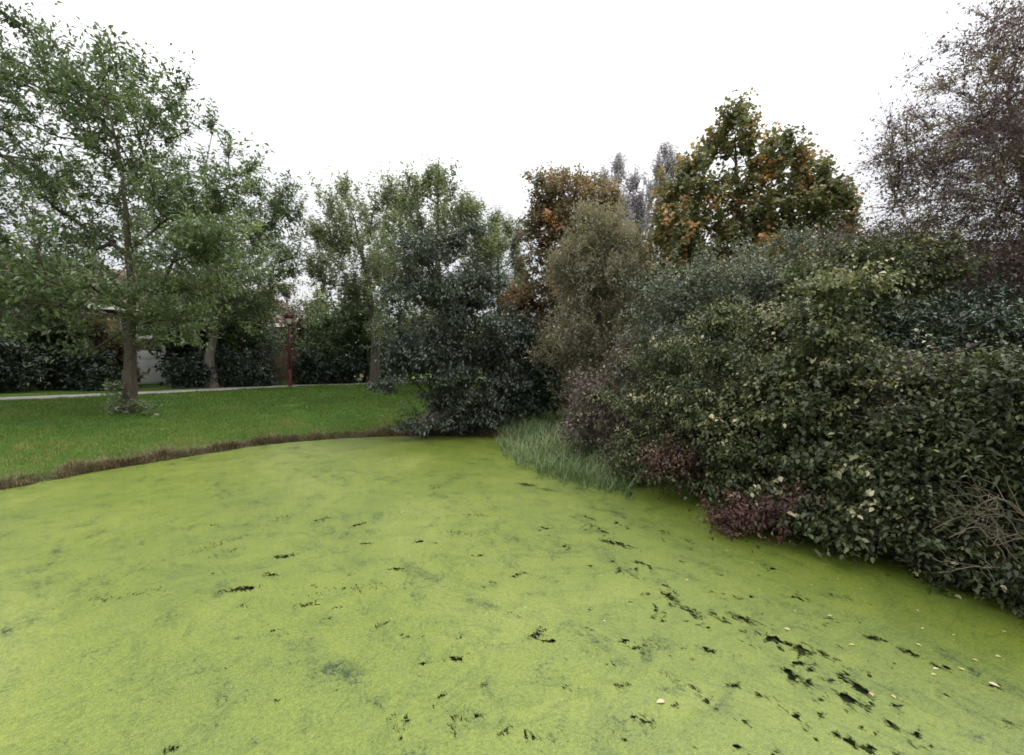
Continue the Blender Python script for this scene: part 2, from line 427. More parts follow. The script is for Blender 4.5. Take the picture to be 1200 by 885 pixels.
for k, o_ in enumerate(offs):
    q = pl + nr * o_
    z = height(pl) * 0 + np.maximum(height(pl), np.maximum(height(pl + nr * 0.9), height(pl - nr * 0.9))) + (0.02 if 0 < k < 5 else -0.1)
    rows.append(np.column_stack([q, z]))
PV = np.stack(rows, 1).reshape(-1, 3); npth = len(pl)
pi_ = np.arange(npth * 6).reshape(npth, 6)
pq = np.stack([pi_[:-1, :-1], pi_[1:, :-1], pi_[1:, 1:], pi_[:-1, 1:]], -1).reshape(-1, 4)[:, ::-1]
M_PATH, nt, out = newmat("path_gravel")
co = geoco(nt)
n1 = noise(nt, 30, 6, 0.7, 0, co); n2 = noise(nt, 1.5, 4, 0.6, 0, co)
p = N(nt, "ShaderNodeBsdfPrincipled", Roughness=0.9)
q = N(nt, "ShaderNodeMix", data_type='RGBA', blend_type='MULTIPLY'); q.inputs[0].default_value = 1
nt.links.new(ramp(nt, [(0.3, (0.20, 0.185, 0.165)), (0.7, (0.34, 0.32, 0.29))], n1), q.inputs[6])
nt.links.new(ramp(nt, [(0.35, (0.75, 0.72, 0.68)), (0.6, (1, 1, 1))], n2), q.inputs[7])
nt.links.new(q.outputs[2], p.inputs["Base Color"]); nt.links.new(bump(nt, n1, 0.4, 0.01), p.inputs["Normal"])
nt.links.new(p.outputs[0], out.inputs[0])
tag(link("path", mesh_np("path", PV, pq, 4), M_PATH), "pale gravel footpath curving along the top of the bank", "path", kind="structure")

# ------------------------------------------------------------------ houses
M_BRICK, nt, out = newmat("brick_wall")
br = N(nt, "ShaderNodeTexBrick", Scale=1.0); br.inputs["Brick Width"].default_value = 0.225; br.inputs["Row Height"].default_value = 0.075
br.inputs["Mortar Size"].default_value = 0.01
br.inputs["Color1"].default_value = (0.30, 0.155, 0.105, 1); br.inputs["Color2"].default_value = (0.23, 0.115, 0.08, 1); br.inputs["Mortar"].default_value = (0.36, 0.32, 0.28, 1)
mp = N(nt, "ShaderNodeMapping"); mp.inputs["Rotation"].default_value = (PI / 2, 0, 0); nt.links.new(objco(nt), mp.inputs[0]); nt.links.new(mp.outputs[0], br.inputs["Vector"])
p = N(nt, "ShaderNodeBsdfPrincipled", Roughness=0.9); nt.links.new(br.outputs["Color"], p.inputs["Base Color"]); nt.links.new(p.outputs[0], out.inputs[0])
M_TILE, nt, out = newmat("roof_tile")
wv = N(nt, "ShaderNodeTexWave", Scale=5.5, Distortion=0.4); wv.bands_direction = 'X'; nt.links.new(objco(nt), wv.inputs["Vector"])
n1 = noise(nt, 2.5, 5, 0.6, 0, objco(nt))
p = N(nt, "ShaderNodeBsdfPrincipled", Roughness=0.8); nt.links.new(ramp(nt, [(0.3, (0.095, 0.060, 0.050)), (0.7, (0.155, 0.098, 0.082))], n1), p.inputs["Base Color"])
nt.links.new(bump(nt, wv.outputs["Fac"], 0.6, 0.05), p.inputs["Normal"]); nt.links.new(p.outputs[0], out.inputs[0])
M_WHITE = plainmat("white_paint", (0.78, 0.78, 0.76), 0.45, 0.05)
M_GLASS, nt, out = newmat("window_glass")
p = N(nt, "ShaderNodeBsdfPrincipled", Roughness=0.04); p.inputs["Base Color"].default_value = (0.05, 0.06, 0.065, 1)
p.inputs["Specular IOR Level"].default_value = 1.0; nt.links.new(p.outputs[0], out.inputs[0])
M_GREYWOOD = plainmat("grey_timber", (0.22, 0.20, 0.18), 0.8, 0.25, 4)

def house(label, loc, rz, w, d, h, rise, wins, doors, chim=None, name="brick_house", cat="house"):
    root = empty(name, loc, rz); tag(root, label, cat, "brick houses beyond the path" if cat == "house" else None)
    mb = MB()
    mb.box(-w / 2, w / 2, -d / 2, d / 2, 0, h)
    for sx in (-w / 2, w / 2):          # gable triangles, a little thick
        x0, x1 = (sx, sx + 0.2) if sx < 0 else (sx - 0.2, sx)
        mb.add([(x0, -d / 2, h + .001), (x0, d / 2, h + .001), (x0, 0, h + rise), (x1, -d / 2, h + .001), (x1, d / 2, h + .001), (x1, 0, h + rise)],
               [(0, 2, 1), (3, 4, 5), (0, 3, 5, 2), (1, 2, 5, 4), (0, 1, 4, 3)])
    mb.build("wall", M_BRICK, root)
    rb = MB(); o = 0.35; t = 0.16; sl = rise / (d / 2)
    for sg in (-1, 1):
        y0, z0 = sg * (d / 2 + o), h - o * sl + 0.05
        rb.add([(-w / 2 - o, y0, z0), (w / 2 + o, y0, z0), (w / 2 + o, 0, h + rise + 0.05), (-w / 2 - o, 0, h + rise + 0.05),
                (-w / 2 - o, y0, z0 + t), (w / 2 + o, y0, z0 + t), (w / 2 + o, 0, h + rise + 0.05 + t), (-w / 2 - o, 0, h + rise + 0.05 + t)],
               [(0, 1, 2, 3), (7, 6, 5, 4), (0, 4, 5, 1), (1, 5, 6, 2), (2, 6, 7, 3), (3, 7, 4, 0)])
    roof = rb.build("roof", M_TILE, root)
    gb = MB(); gb.box(-w / 2 - o, w / 2 + o, -d / 2 - o - 0.12, -d / 2 - o - 0.003, h - o * sl - 0.02, h - o * sl + 0.22); gb.build("gutter", M_WHITE, root)
    for sx in (-1, 1):                     # white barge boards up the gables
        bb = MB(); x0 = sx * (w / 2 + o + 0.003); x1 = x0 + sx * 0.05
        xa, xb = min(x0, x1), max(x0, x1)
        for sg in (-1, 1):
            y0, z0 = sg * (d / 2 + o), h - o * sl
            bb.add([(xa, y0, z0 - .1), (xb, y0, z0 - .1), (xb, 0, h + rise - .06), (xa, 0, h + rise - .06), (xa, y0, z0 + .22), (xb, y0, z0 + .22), (xb, 0, h + rise + .24), (xa, 0, h + rise + .24)],
                   [(0, 1, 2, 3), (7, 6, 5, 4), (0, 4, 5, 1), (2, 6, 7, 3), (1, 5, 6, 2), (3, 7, 4, 0)])
        bb.build("barge_board", M_WHITE, root)
    if chim is not None:
        cb = MB(); cb.box(chim - .45, chim + .45, -.35, .35, h + rise - 0.6, h + rise + 1.0); cb.box(chim - .5, chim + .5, -.4, .4, h + rise + 1.002, h + rise + 1.12)
        for k in (-.2, .2): cb.lathe([(.12, h + rise + 1.122), (.1, h + rise + 1.5)], 10, chim + k, 0)
        cb.build("chimney", M_BRICK, roof)
    y = -d / 2
    for (x, z, ww, wh, nm) in wins:
        fb = MB(); b = 0.07
        fb.box(x - ww / 2, x + ww / 2, y - .06, y - .003, z, z + b); fb.box(x - ww / 2, x + ww / 2, y - .06, y - .003, z + wh - b, z + wh)
        for k in range(nm + 1):
            cx = x - ww / 2 + b / 2 + k * (ww - b) / nm
            fb.box(cx - b / 2, cx + b / 2, y - .062, y - .004, z + b + .001, z + wh - b - .001)
        win = fb.build("window", M_WHITE, root)
        pb = MB(); pb.box(x - ww / 2 + .02, x + ww / 2 - .02, y - .03, y - .006, z + .02, z + wh - .02); pb.build("pane", M_GLASS, win)
        sb = MB(); sb.box(x - ww / 2 - .1, x + ww / 2 + .1, y - .14, y - .002, z - .09, z - .003); sb.build("sill", M_WHITE, win)
    for (x, ww, wh, slats) in doors:
        db = MB(); db.box(x - ww / 2, x + ww / 2, y - .05, y - .003, 0.03, wh)
        for k in range(slats): db.box(x - ww / 2 + .05, x + ww / 2 - .05, y - .068, y - .051, 0.12 + k * (wh - .15) / slats, 0.12 + (k + .82) * (wh - .15) / slats)
        dr = db.build("door", M_WHITE, root)
        hb = MB(); hb.box(x + ww / 2 - .18, x + ww / 2 - .06, y - .11, y - .07, 1.0, 1.04); hb.build("handle", M_GREYWOOD, dr)
    return root
GL = 1.15
house("brick house with red tiled roof behind the big left tree", (-27.2, 28.6, GL), PI / 4, 13.5, 8.0, 4.7, 2.6,
      [(-4.6, 2.9, 1.5, 1.2, 2), (-1.6, 2.9, 1.8, 1.2, 3), (2.0, 2.9, 1.5, 1.2, 2), (5.2, 2.9, 1.1, 1.2, 1), (-5.2, 0.1, 2.0, 2.0, 3)],
      [(-2.1, 3.0, 2.1, 5), (3.0, 2.3, 2.1, 4), (5.6, 1.0, 2.05, 3)], -5.2)
house("brick house with white windows seen past the forked trunk", (-25.5, 39.8, GL), PI / 4, 9.0, 8.0, 4.7, 2.4,
      [(-2.6, 2.8, 1.6, 1.2, 2), (1.6, 2.8, 1.6, 1.2, 2), (-2.8, 0.9, 2.2, 1.5, 3), (2.5, 0.9, 1.8, 1.3, 2)], [(0.0, 0.95, 2.05, 3)], 3.4)
house("low brick garage with red gabled roof behind the lamp post", (-16.2, 37.0, GL), PI / 4 + 0.5, 6.0, 4.6, 2.2, 1.5,
      [(-1.7, 0.9, 0.9, 0.9, 1)], [(1.0, 2.4, 2.0, 5)], None, "brick_garage", "garage")
house("brick house with reddish roof behind the bare purple tree", (25.5, 21.0, GL), -0.75, 12.0, 8.0, 4.6, 2.5,
      [(-3.8, 2.9, 1.6, 1.2, 2), (0, 2.9, 1.6, 1.2, 2), (3.8, 2.9, 1.6, 1.2, 2), (-3, 0.7, 2.4, 1.5, 3), (3.2, 0.7, 2.2, 1.5, 3)], [(0.4, 1.0, 2.05, 3)], 4.5)

# ------------------------------------------------------------------ lamp post
M_RED = plainmat("red_lamp_paint", (0.10, 0.016, 0.018), 0.4, 0.2, 9)
M_OPAL = plainmat("opal_lamp_glass", (0.80, 0.79, 0.76), 0.25, 0.05, 3)
M_CAP = plainmat("faded_red_cap", (0.20, 0.035, 0.026), 0.5, 0.2, 9)
lp = at(340, 453, 25.0); lz = hz(lp[0], lp[1])
lamp = empty("street_lamp", (lp[0], lp[1], lz)); tag(lamp, "dark red lamp post with a flat cap beside the path", "street lamp")
mb = MB(); mb.lathe([(.10, -.15), (.10, .02), (.095, .9), (.08, .95)], 16); mb.build("base_sleeve", M_RED, lamp, True)
mb = MB(); mb.lathe([(.075, .951), (.068, 2.2), (.055, 3.42)], 16); mb.build("pole", M_RED, lamp, True)
mb = MB(); mb.lathe([(.07, 3.421), (.085, 3.47), (.085, 3.5)], 16); mb.build("collar", M_RED, lamp, True)
mb = MB(); mb.lathe([(.07, 3.501), (.11, 3.58), (.19, 3.76), (.215, 3.80)], 20); mb.build("lamp_bowl", M_OPAL, lamp, True)
mb = MB(); mb.lathe([(.23, 3.801), (.235, 3.90), (.22, 3.97)], 20); mb.build("lamp_ring", M_RED, lamp, True)
mb = MB(); mb.lathe([(.25, 3.971), (.25, 4.0), (.12, 4.05), (.02, 4.06)], 20); mb.build("cap", M_CAP, lamp, True)

# ------------------------------------------------------------------ plants
def unit(v): return v / np.maximum(np.linalg.norm(v, axis=-1, keepdims=True), 1e-9)
def leaves_mesh(name, pos, d, n, Ln, Wd, tint, six=False):
    """folded leaf blades: base pos, direction d, face normal n"""
    d = unit(d); s = unit(np.cross(d, n)); n = np.cross(s, d)
    Ln = Ln[:, None]; Wd = Wd[:, None]; k = len(pos)
    if not six:
        V = np.stack([pos, pos + d * Ln * 0.45 + s * Wd * 0.5 + n * Wd * 0.16, pos + d * Ln - n * Ln * 0.12, pos + d * Ln * 0.45 - s * Wd * 0.5 + n * Wd * 0.16], 1).reshape(-1, 3)
        b = np.arange(k)[:, None] * 4
        f = np.concatenate([b + [0, 1, 2], b + [0, 2, 3]], 0)
        return mesh_np(name, V, f, 3, np.repeat(tint, 4))
    V = np.stack([pos, pos + d * Ln * .3 + s * Wd * .46 + n * Wd * .15, pos + d * Ln * .68 + s * Wd * .36 + n * Wd * .08, pos + d * Ln - n * Ln * .15,
                  pos + d * Ln * .68 - s * Wd * .36 + n * Wd * .08, pos + d * Ln * .3 - s * Wd * .46 + n * Wd * .15], 1).reshape(-1, 3)
    b = np.arange(k)[:, None] * 6
    f = np.concatenate([b + [0, 1, 2, 3], b + [0, 3, 4, 5]], 0)
    return mesh_np(name, V, f, 4, np.repeat(tint, 6))
def tubes(name, P0, R0, P1, R1, sides=5):
    d = unit(P1 - P0); ref = np.where(np.abs(d[:, 2:3]) > 0.9, np.array([[1., 0, 0]]), np.array([[0, 0, 1.]]))
    u = unit(np.cross(d, ref)); v = np.cross(d, u)
    a = np.arange(sides) * 2 * PI / sides
    ring = u[:, None, :] * np.cos(a)[None, :, None] + v[:, None, :] * np.sin(a)[None, :, None]
    ext = d * (R1 * 0.3)[:, None]
    A = P0[:, None, :] + ring * R0[:, None, None]; B = (P1 + ext)[:, None, :] + ring * R1[:, None, None]
    V = np.concatenate([A, B], 1).reshape(-1, 3); k = len(P0); b = np.arange(k)[:, None] * (2 * sides)
    fs = [b + [i, (i + 1) % sides, sides + (i + 1) % sides, sides + i] for i in range(sides)]
    return mesh_np(name, V, np.concatenate(fs, 0), 4, None, True)
def trunk_mesh(name, pts, rad, flare=0.0, sides=14):
    """one continuous ridged tube through pts"""
    pts = np.array(pts, float); n = len(pts)
    t = np.linspace(0, n - 1, (n - 1) * 6 + 1)
    C = np.stack([np.interp(t, np.arange(n), pts[:, k]) for k in range(3)], 1); R = np.interp(t, np.arange(n), rad)
    for _ in range(2): C[1:-1] = (C[:-2] + C[1:-1] * 2 + C[2:]) / 4
    C[1:-1, :2] += rng.normal(0, 0.012, (len(C) - 2, 2))
    a = np.arange(sides) * 2 * PI / sides
    ph = rng.uniform(0, 6, 3)
    V = []
    for i, (c, r) in enumerate(zip(C, R)):
        fl = 1 + flare * math.exp(-i / 1.3)
        rr = r * (1 + 0.09 * np.sin(3 * a + ph[0] + i * .1) + 0.06 * np.sin(5 * a + ph[1]) * 1) * (fl + flare * 0.5 * math.exp(-i / 1.2) * np.sin(4 * a + ph[2]))
        V.append(np.stack([c[0] + rr * np.cos(a), c[1] + rr * np.sin(a), np.full(sides, c[2])], 1))
    V = np.concatenate(V, 0); m_ = len(C); I = np.arange(m_ * sides).reshape(m_, sides); J = np.roll(I, -1, 1)
    f = np.stack([I[:-1], J[:-1], J[1:], I[1:]], -1).reshape(-1, 4)
    return mesh_np(name, V, f, 4, None, True)

def clump_points(lobes, Y, n, shell=2.0, clus=.6, csd=.2, flat=1.0):
    vol = np.array([l[2] * l[3] * 0.5 * (l[2] + l[3]) for l in lobes], float) ** 0.75
    vol *= np.array([(l[5] if len(l) > 5 else 1.0) for l in lobes]); cnt = np.maximum(2, np.round(n * vol / vol.sum())).astype(int)
    out = []
    for l, k in zip(lobes, cnt):
        yy = Y + (l[4] if len(l) > 4 else 0.0)
        if len(l) > 4 and l[4] > 3.5: yy = l[4]          # an absolute depth
        c = at(l[0], l[1], yy); s = yy / 520.0
        v = unit(rng.normal(size=(k, 3))) * (rng.random(k) ** (1 / (shell + 1.0)))[:, None]
        if k >= 8:
            m = max(2, k // 8); sub = unit(rng.normal(size=(m, 3))) * (rng.random(m) ** (1 / (shell + 2.5)))[:, None]
            pick = rng.random(k) < clus
            v = np.where(pick[:, None], sub[rng.integers(0, m, k)] + rng.normal(0, csd, (k, 3)) * np.array([1, 1, flat]), v)
        r = np.array([l[2] * s, min(0.5 * (l[2] + l[3]), 1.2 * l[2]) * s * 0.85, l[3] * s])
        out.append(c + v * r)
    return np.concatenate(out)
def grow(roots, clumps, alpha=0.35, jit=0.10, seg=0.7, low=0):
    """joins every clump to the growing skeleton by the shortest way back to the root.
    roots: list of polylines (the trunk or the stems), each a list of points"""
    P = []; par = []; plen = []; rid = []
    for r_i, poly_ in enumerate(roots):
        prev = -1; acc = 0
        for p_ in poly_:
            if prev >= 0: acc += np.linalg.norm(np.array(p_) - P[prev])
            P.append(np.array(p_, float)); par.append(prev); plen.append(acc); rid.append(r_i); prev = len(P) - 1
    n0 = len(P); base = np.array([q[0] for q in roots])
    cap = n0 + len(clumps) * 12 + 10
    A = np.zeros((cap, 3)); A[:n0] = P; pl_ = np.zeros(cap); pl_[:n0] = plen; pr = np.full(cap, -1); pr[:n0] = par; rd = np.zeros(cap, int); rd[:n0] = rid
    n = n0
    skel = A[:n0].copy()
    order = np.argsort([np.min(np.linalg.norm(skel - c, axis=1)) for c in clumps])
    tips = []
    for ci in order:
        c = clumps[ci]; d = c - A[:n]; dist = np.linalg.norm(d, axis=1)
        cost = dist + alpha * pl_[:n] * 0.6 + (0.8 if low == 0 else 0.35) * np.maximum(0, A[:n, 2] - c[2])
        cost[:low] += 6.0
        b = int(np.argmin(cost)); k = max(1, min(9, int(dist[b] / seg))); p0 = A[b].copy(); prev = b
        sag = rng.normal(0, jit * dist[b], 3); 
        for j in range(1, k + 1):
            t = j / k; q = p0 + (c - p0) * t + sag * math.sin(PI * t) + np.array([0, 0, 0.10 * dist[b] * math.sin(PI * t) * (1 if dist[b] > 1 else 0)])
            if j < k: q = q + rng.normal(0, 0.03, 3) * min(1, dist[b])
            A[n] = q; pr[n] = prev; pl_[n] = pl_[prev] + np.linalg.norm(q - A[prev]); rd[n] = rd[prev]; prev = n; n += 1
            if n >= cap - 12: break
        tips.append((prev, ci))
        if n >= cap - 12: break
    return A[:n], pr[:n], rd[:n], n0, tips

def plant(name, label, cat, group, Y, lobes, nclump, sp, leaf_mat, bark_mat, trunk=None, base=None, stems=None, fol_name="crown", nlimb=7, six=False, wood_sides=5, near_leaves=0):
    global rng
    rng = np.random.default_rng(sum(ord(c_) * (i_ + 3) for i_, c_ in enumerate(label)))     # each plant grows the same whatever else changes
    """trunk: [(px,py,dY,radius)...] for a tree; stems: number of stems for a shrub around base"""
    if trunk is not None:
        tp = [at(t[0], t[1], Y + t[2]) for t in trunk]; rad = [t[3] for t in trunk]
        z0 = hz(tp[0][0], tp[0][1]); tp[0][2] = z0 - 0.12
        fine = []
        for i in range(len(tp) - 1):
            k = max(1, int(np.linalg.norm(tp[i + 1] - tp[i]) / 0.5))
            for j in range(k): fine.append(tp[i] + (tp[i + 1] - tp[i]) * j / k)
        fine.append(tp[-1]); roots = [[p for p in fine]]
        org = np.array([tp[0][0], tp[0][1], z0])
    else:
        bx, by, spread = base
        roots = []
        for k in range(stems):
            a_ = rng.uniform(0, 2 * PI); r_ = spread * math.sqrt(rng.random()); x, y = bx + r_ * math.cos(a_), by + r_ * math.sin(a_)
            z = max(hz(x, y), -0.12) - 0.08
            roots.append([np.array([x, y, z]), np.array([x + 0.1 * math.cos(a_), y + 0.1 * math.sin(a_), z + 0.35])])
        org = np.array([bx, by, hz(bx, by)])
    clumps = clump_points(lobes, Y, nclump, sp.get("shell", 2.0), sp.get("clus", .6), sp.get("csd", .2), sp.get("flat", 1.0))
    clumps = clumps[clumps[:, 2] > np.maximum(0.05, sp.get("zmin", -9))]
    A, pr, rd, n0, tips = grow(roots, clumps, sp.get("alpha", 0.35), sp.get("jit", 0.1), sp.get("seg", 0.7), 0 if trunk is None else int(len(roots[0]) * sp.get("bare", .28)))
    n = len(A); ex = 2.3; acc = np.zeros(n); tipr = sp.get("tip", 0.006)
    haschild = np.zeros(n, bool); haschild[pr[pr >= 0]] = True
    acc[~haschild] = tipr ** ex
    for i in range(n - 1, -1, -1):
        if acc[i] == 0: acc[i] = tipr ** ex
        if pr[i] >= 0: acc[pr[i]] += acc[i]
    R = acc ** (1 / ex)
    if "rmax" in sp: R = np.minimum(R, sp["rmax"])
    root = empty(name, org); tag(root, label, cat, group)
    R1 = R.copy(); P0 = A[np.maximum(pr, 0)]; Rp = np.minimum(R[np.maximum(pr, 0)], R * 1.5)
    ob = np.array([org])
    if trunk is not None:
        cl = np.array(trunk)[:, 3]
        link("trunk", trunk_mesh("trunk", np.array(tp) - org, rad, sp.get("flare", 0.35)), bark_mat, root)
        top = np.full(n, -1)
        for i in range(n0, n): top[i] = i if pr[i] < n0 else top[pr[i]]
        # the limbs: biggest sub-trees leaving the trunk
        ids, ct = np.unique(top[n0:], return_counts=True)
        big = ids[np.argsort(-ct)][:nlimb]
        for b in big:
            sel = np.where(top == b)[0]
            link("limb", tubes("limb", P0[sel] - org, Rp[sel], A[sel] - org, R1[sel], wood_sides), bark_mat, root)
        rest = np.where((top >= 0) & ~np.isin(top, big))[0]
        if len(rest):
            o = link("twigs", tubes("twigs", P0[rest] - org, Rp[rest], A[rest] - org, R1[rest], 4), bark_mat, root); o["kind"] = "stuff"
    else:
        for r_i in range(len(roots)):
            sel = np.where((rd == r_i) & (pr >= 0))[0]
            if len(sel) > 1:
                link("stem", tubes("stem", P0[sel] - org, Rp[sel], A[sel] - org, R1[sel], wood_sides), bark_mat, root)
    # shoots with leaves along them
    ns, nl = sp["shoots"], sp["leaves"]
    tp_i = np.array([t[0] for t in tips]); C = A[tp_i]; G = unit(C - A[np.maximum(pr[tp_i], 0)]); k = len(C)
    ctint = rng.normal(0, sp.get("ctv", 0.12), k)
    if "hot" in sp: ctint += np.where(rng.random(k) < sp["hot"], 0.35, 0)
    if "htint" in sp:   # leaf tint shifts with height in the crown
        zr = (C[:, 2] - C[:, 2].min()) / max(0.1, np.ptp(C[:, 2])); ctint += sp["htint"] * (zr - 0.5)
    SC = np.repeat(C, ns, 0); m_ = len(SC)
    sd = unit(np.repeat(G, ns, 0) * sp.get("out", 0.5) * np.array([1, 1, .5 + .5 * sp.get("flat", 1.0)]) + rng.normal(0, 1, (m_, 3)) * sp.get("spread", 0.7) * np.array([1, 1, sp.get("flat", 1.0)]) + np.array([0, 0, sp.get("up", 0.4)]))
    sl = sp["slen"] * rng.uniform(0.5, 1.25, m_)
    st = np.repeat(ctint, ns) + rng.normal(0, sp.get("stv", 0.06), m_)
    if sp.get("twig", True):
        E = SC + sd * sl[:, None]; tr_ = np.full(m_, sp.get("twr", 0.004))
        o = link("twigs", tubes("twigs", SC - org, tr_, E - org, tr_ * 0.5, 3), bark_mat, root); o["kind"] = "stuff"
    LP = np.repeat(SC, nl, 0); D = np.repeat(sd, nl, 0); q = len(LP)
    t = np.tile((np.arange(nl) + 0.5) / nl, m_) + rng.normal(0, 0.08, q); t = np.clip(t, 0, 1.05)
    pos = LP + D * (t * np.repeat(sl, nl))[:, None] + rng.normal(0, sp.get("scat", 0.03), (q, 3)) + np.array([0, 0, -1.0]) * (sp.get("droop", 0.0) * np.repeat(sl, nl) * t * t)[:, None]
    side = unit(np.cross(D, rng.normal(size=(q, 3))))
    ld = unit(D * sp.get("ldir", 0.5) + side * 0.9 + np.array([0, 0, sp.get("lup", -0.15)]))
    nrm = unit(np.array([0, 0, sp.get("nup", 0.9 if sp.get('flat', 1) == 1 else 1.35)]) + rng.normal(0, 0.55, (q, 3)))
    LL = sp["L"] * rng.uniform(0.65, 1.25, q); WW = LL * sp["W"] * rng.uniform(0.8, 1.2, q)
    tint = np.clip(sp.get("t0", 0.45) + np.repeat(st, nl) + rng.normal(0, sp.get("ltv", 0.1), q), 0.0, 1.0)
    keep = pos[:, 2] > 0.03
    if "thin" in sp: keep &= rng.random(q) > sp["thin"]
    pos, ld, nrm, LL, WW, tint = pos[keep], ld[keep], nrm[keep], LL[keep], WW[keep], tint[keep]
    if near_leaves:                       # the leaves that show largest are leaves of their own
        vis = np.where((np.abs(pos[:, 0] / np.maximum(pos[:, 1], .1)) < 1.12))[0]
        sel = vis[np.argsort(pos[vis, 1] - LL[vis] * 6)][:near_leaves * 6:6]
        shared = []
        for tn in (0.3, 0.5, 0.7):
            shared.append(leaves_mesh("leaf", np.zeros((1, 3)), np.array([[0, 1., 0]]), np.array([[0, 0, 1.]]), np.array([1.0]), np.array([sp["W"]]), np.array([tn]), True))
            shared[-1].materials.append(leaf_mat)
        for i in sel:
            dd = Vector(ld[i]); s_ = dd.cross(Vector(nrm[i])).normalized(); nn = s_.cross(dd)
            o = bpy.data.objects.new("leaf", shared[int(np.clip(tint[i] * 3, 0, 2))]); COL.objects.link(o); o.parent = root
            mt = Matrix((s_, dd, nn)).transposed().to_4x4(); mt.translation = Vector(pos[i] - org)
            o.matrix_basis = mt @ Matrix.Scale(float(LL[i]), 4)
        mask = np.ones(len(pos), bool); mask[sel] = False
        pos, ld, nrm, LL, WW, tint = pos[mask], ld[mask], nrm[mask], LL[mask], WW[mask], tint[mask]
    o = link(fol_name, leaves_mesh(fol_name, pos - org, ld, nrm, LL, WW, tint, six), leaf_mat, root); o["kind"] = "stuff"
    STATS.append((name, len(pos)))
    return root
STATS = []

# leaf colours (0 dark .. 1 pale / turned); high gains put glare into the back trees' colour
ML_ASH = leafmat("ash_leaf", [(0.0, (0.030, 0.055, 0.018)), (0.45, (0.060, 0.100, 0.034)), (0.8, (0.115, 0.165, 0.045)), (1.0, (0.17, 0.21, 0.055))], gain=2.0, grey=.36, trans=0.36)
ML_OLIVE = leafmat("olive_leaf", [(0.0, (0.045, 0.062, 0.026)), (0.5, (0.085, 0.110, 0.048)), (1.0, (0.17, 0.19, 0.085))], gain=2.4, grey=.35, trans=0.4)
ML_DARK = leafmat("dark_evergreen_leaf", [(0.0, (0.014, 0.026, 0.016)), (0.5, (0.028, 0.046, 0.026)), (1.0, (0.06, 0.085, 0.045))], 0.35, 0.5, 0.12, gain=1.5)
ML_GREYD = leafmat("grey_green_leaf", [(0.0, (0.026, 0.036, 0.026)), (0.5, (0.052, 0.066, 0.050)), (1.0, (0.11, 0.125, 0.095))], 0.4, 0.5, 0.18, gain=1.6)
ML_BROWN = leafmat("brown_turning_leaf", [(0.0, (0.050, 0.045, 0.026)), (0.45, (0.088, 0.075, 0.042)), (0.75, (0.15, 0.095, 0.045)), (1.0, (0.27, 0.125, 0.035))], gain=2.0, trans=0.34)
ML_WILLOW = leafmat("willow_leaf", [(0.0, (0.080, 0.072, 0.050)), (0.5, (0.128, 0.116, 0.080)), (1.0, (0.21, 0.19, 0.12))], 0.5, 0.4, 0.32, gain=2.3)
ML_HAZED = leafmat("hazed_poplar_leaf", [(0.0, (0.20, 0.185, 0.20)), (0.5, (0.28, 0.26, 0.28)), (1.0, (0.36, 0.34, 0.34))], 0.5, 0.4, 0.35, (1, 1, 0.95), gain=1.8)  # pale tone stands in for distance haze, put into the leaf colour
ML_MAPLE = leafmat("maple_leaf", [(0.0, (0.050, 0.060, 0.026)), (0.42, (0.095, 0.105, 0.040)), (0.62, (0.14, 0.115, 0.045)), (0.8, (0.27, 0.115, 0.035)), (1.0, (0.34, 0.18, 0.045))], gain=2.05, grey=.15)
ML_HEDGE = leafmat("dogwood_leaf", [(0.0, (0.022, 0.030, 0.012)), (0.35, (0.050, 0.066, 0.022)), (0.65, (0.100, 0.118, 0.042)), (0.88, (0.20, 0.19, 0.085)), (1.0, (0.38, 0.33, 0.18))], 0.5, 0.35, 0.24)
ML_SAGE = leafmat("sage_shrub_leaf", [(0.0, (0.042, 0.052, 0.034)), (0.45, (0.080, 0.094, 0.062)), (0.8, (0.145, 0.155, 0.11)), (1.0, (0.27, 0.26, 0.19))], 0.42, 0.5, 0.22, gain=1.65)
ML_RED = leafmat("crimson_leaf", [(0.0, (0.030, 0.018, 0.016)), (0.5, (0.072, 0.030, 0.030)), (0.8, (0.125, 0.050, 0.042)), (1.0, (0.19, 0.15, 0.075))], 0.5, 0.3, 0.22, (1.2, 0.95, 0.85), gain=1.4)
ML_PURPLE = leafmat("purple_leaf", [(0.0, (0.040, 0.028, 0.032)), (0.45, (0.080, 0.055, 0.058)), (0.75, (0.105, 0.095, 0.055)), (1.0, (0.16, 0.15, 0.06))], 0.45, 0.4, 0.25, (1.2, 1, 0.9), gain=2.0)
MB_GREY = barkmat("grey_bark", (0.045, 0.038, 0.030), (0.15, 0.13, 0.105))
MB_BROWN = barkmat("brown_bark", (0.035, 0.028, 0.02), (0.115, 0.092, 0.068))
MB_PALE = barkmat("pale_bark", (0.10, 0.088, 0.072), (0.26, 0.23, 0.195))
MB_DARK = barkmat("dark_bark", (0.022, 0.018, 0.015), (0.075, 0.062, 0.052))
MB_PURP = barkmat("purple_twig_bark", (0.10, 0.06, 0.062), (0.22, 0.145, 0.145), 8)
MB_STRAW = barkmat("straw_twig_bark", (0.075, 0.06, 0.042), (0.20, 0.165, 0.115), 8)

def spires(tips):
    """narrow leading shoots standing out of the top of a crown"""
    return [(x, y + 20, 5, 14, float(rng.uniform(-.5, .5)), 3.0) for x, y in tips]
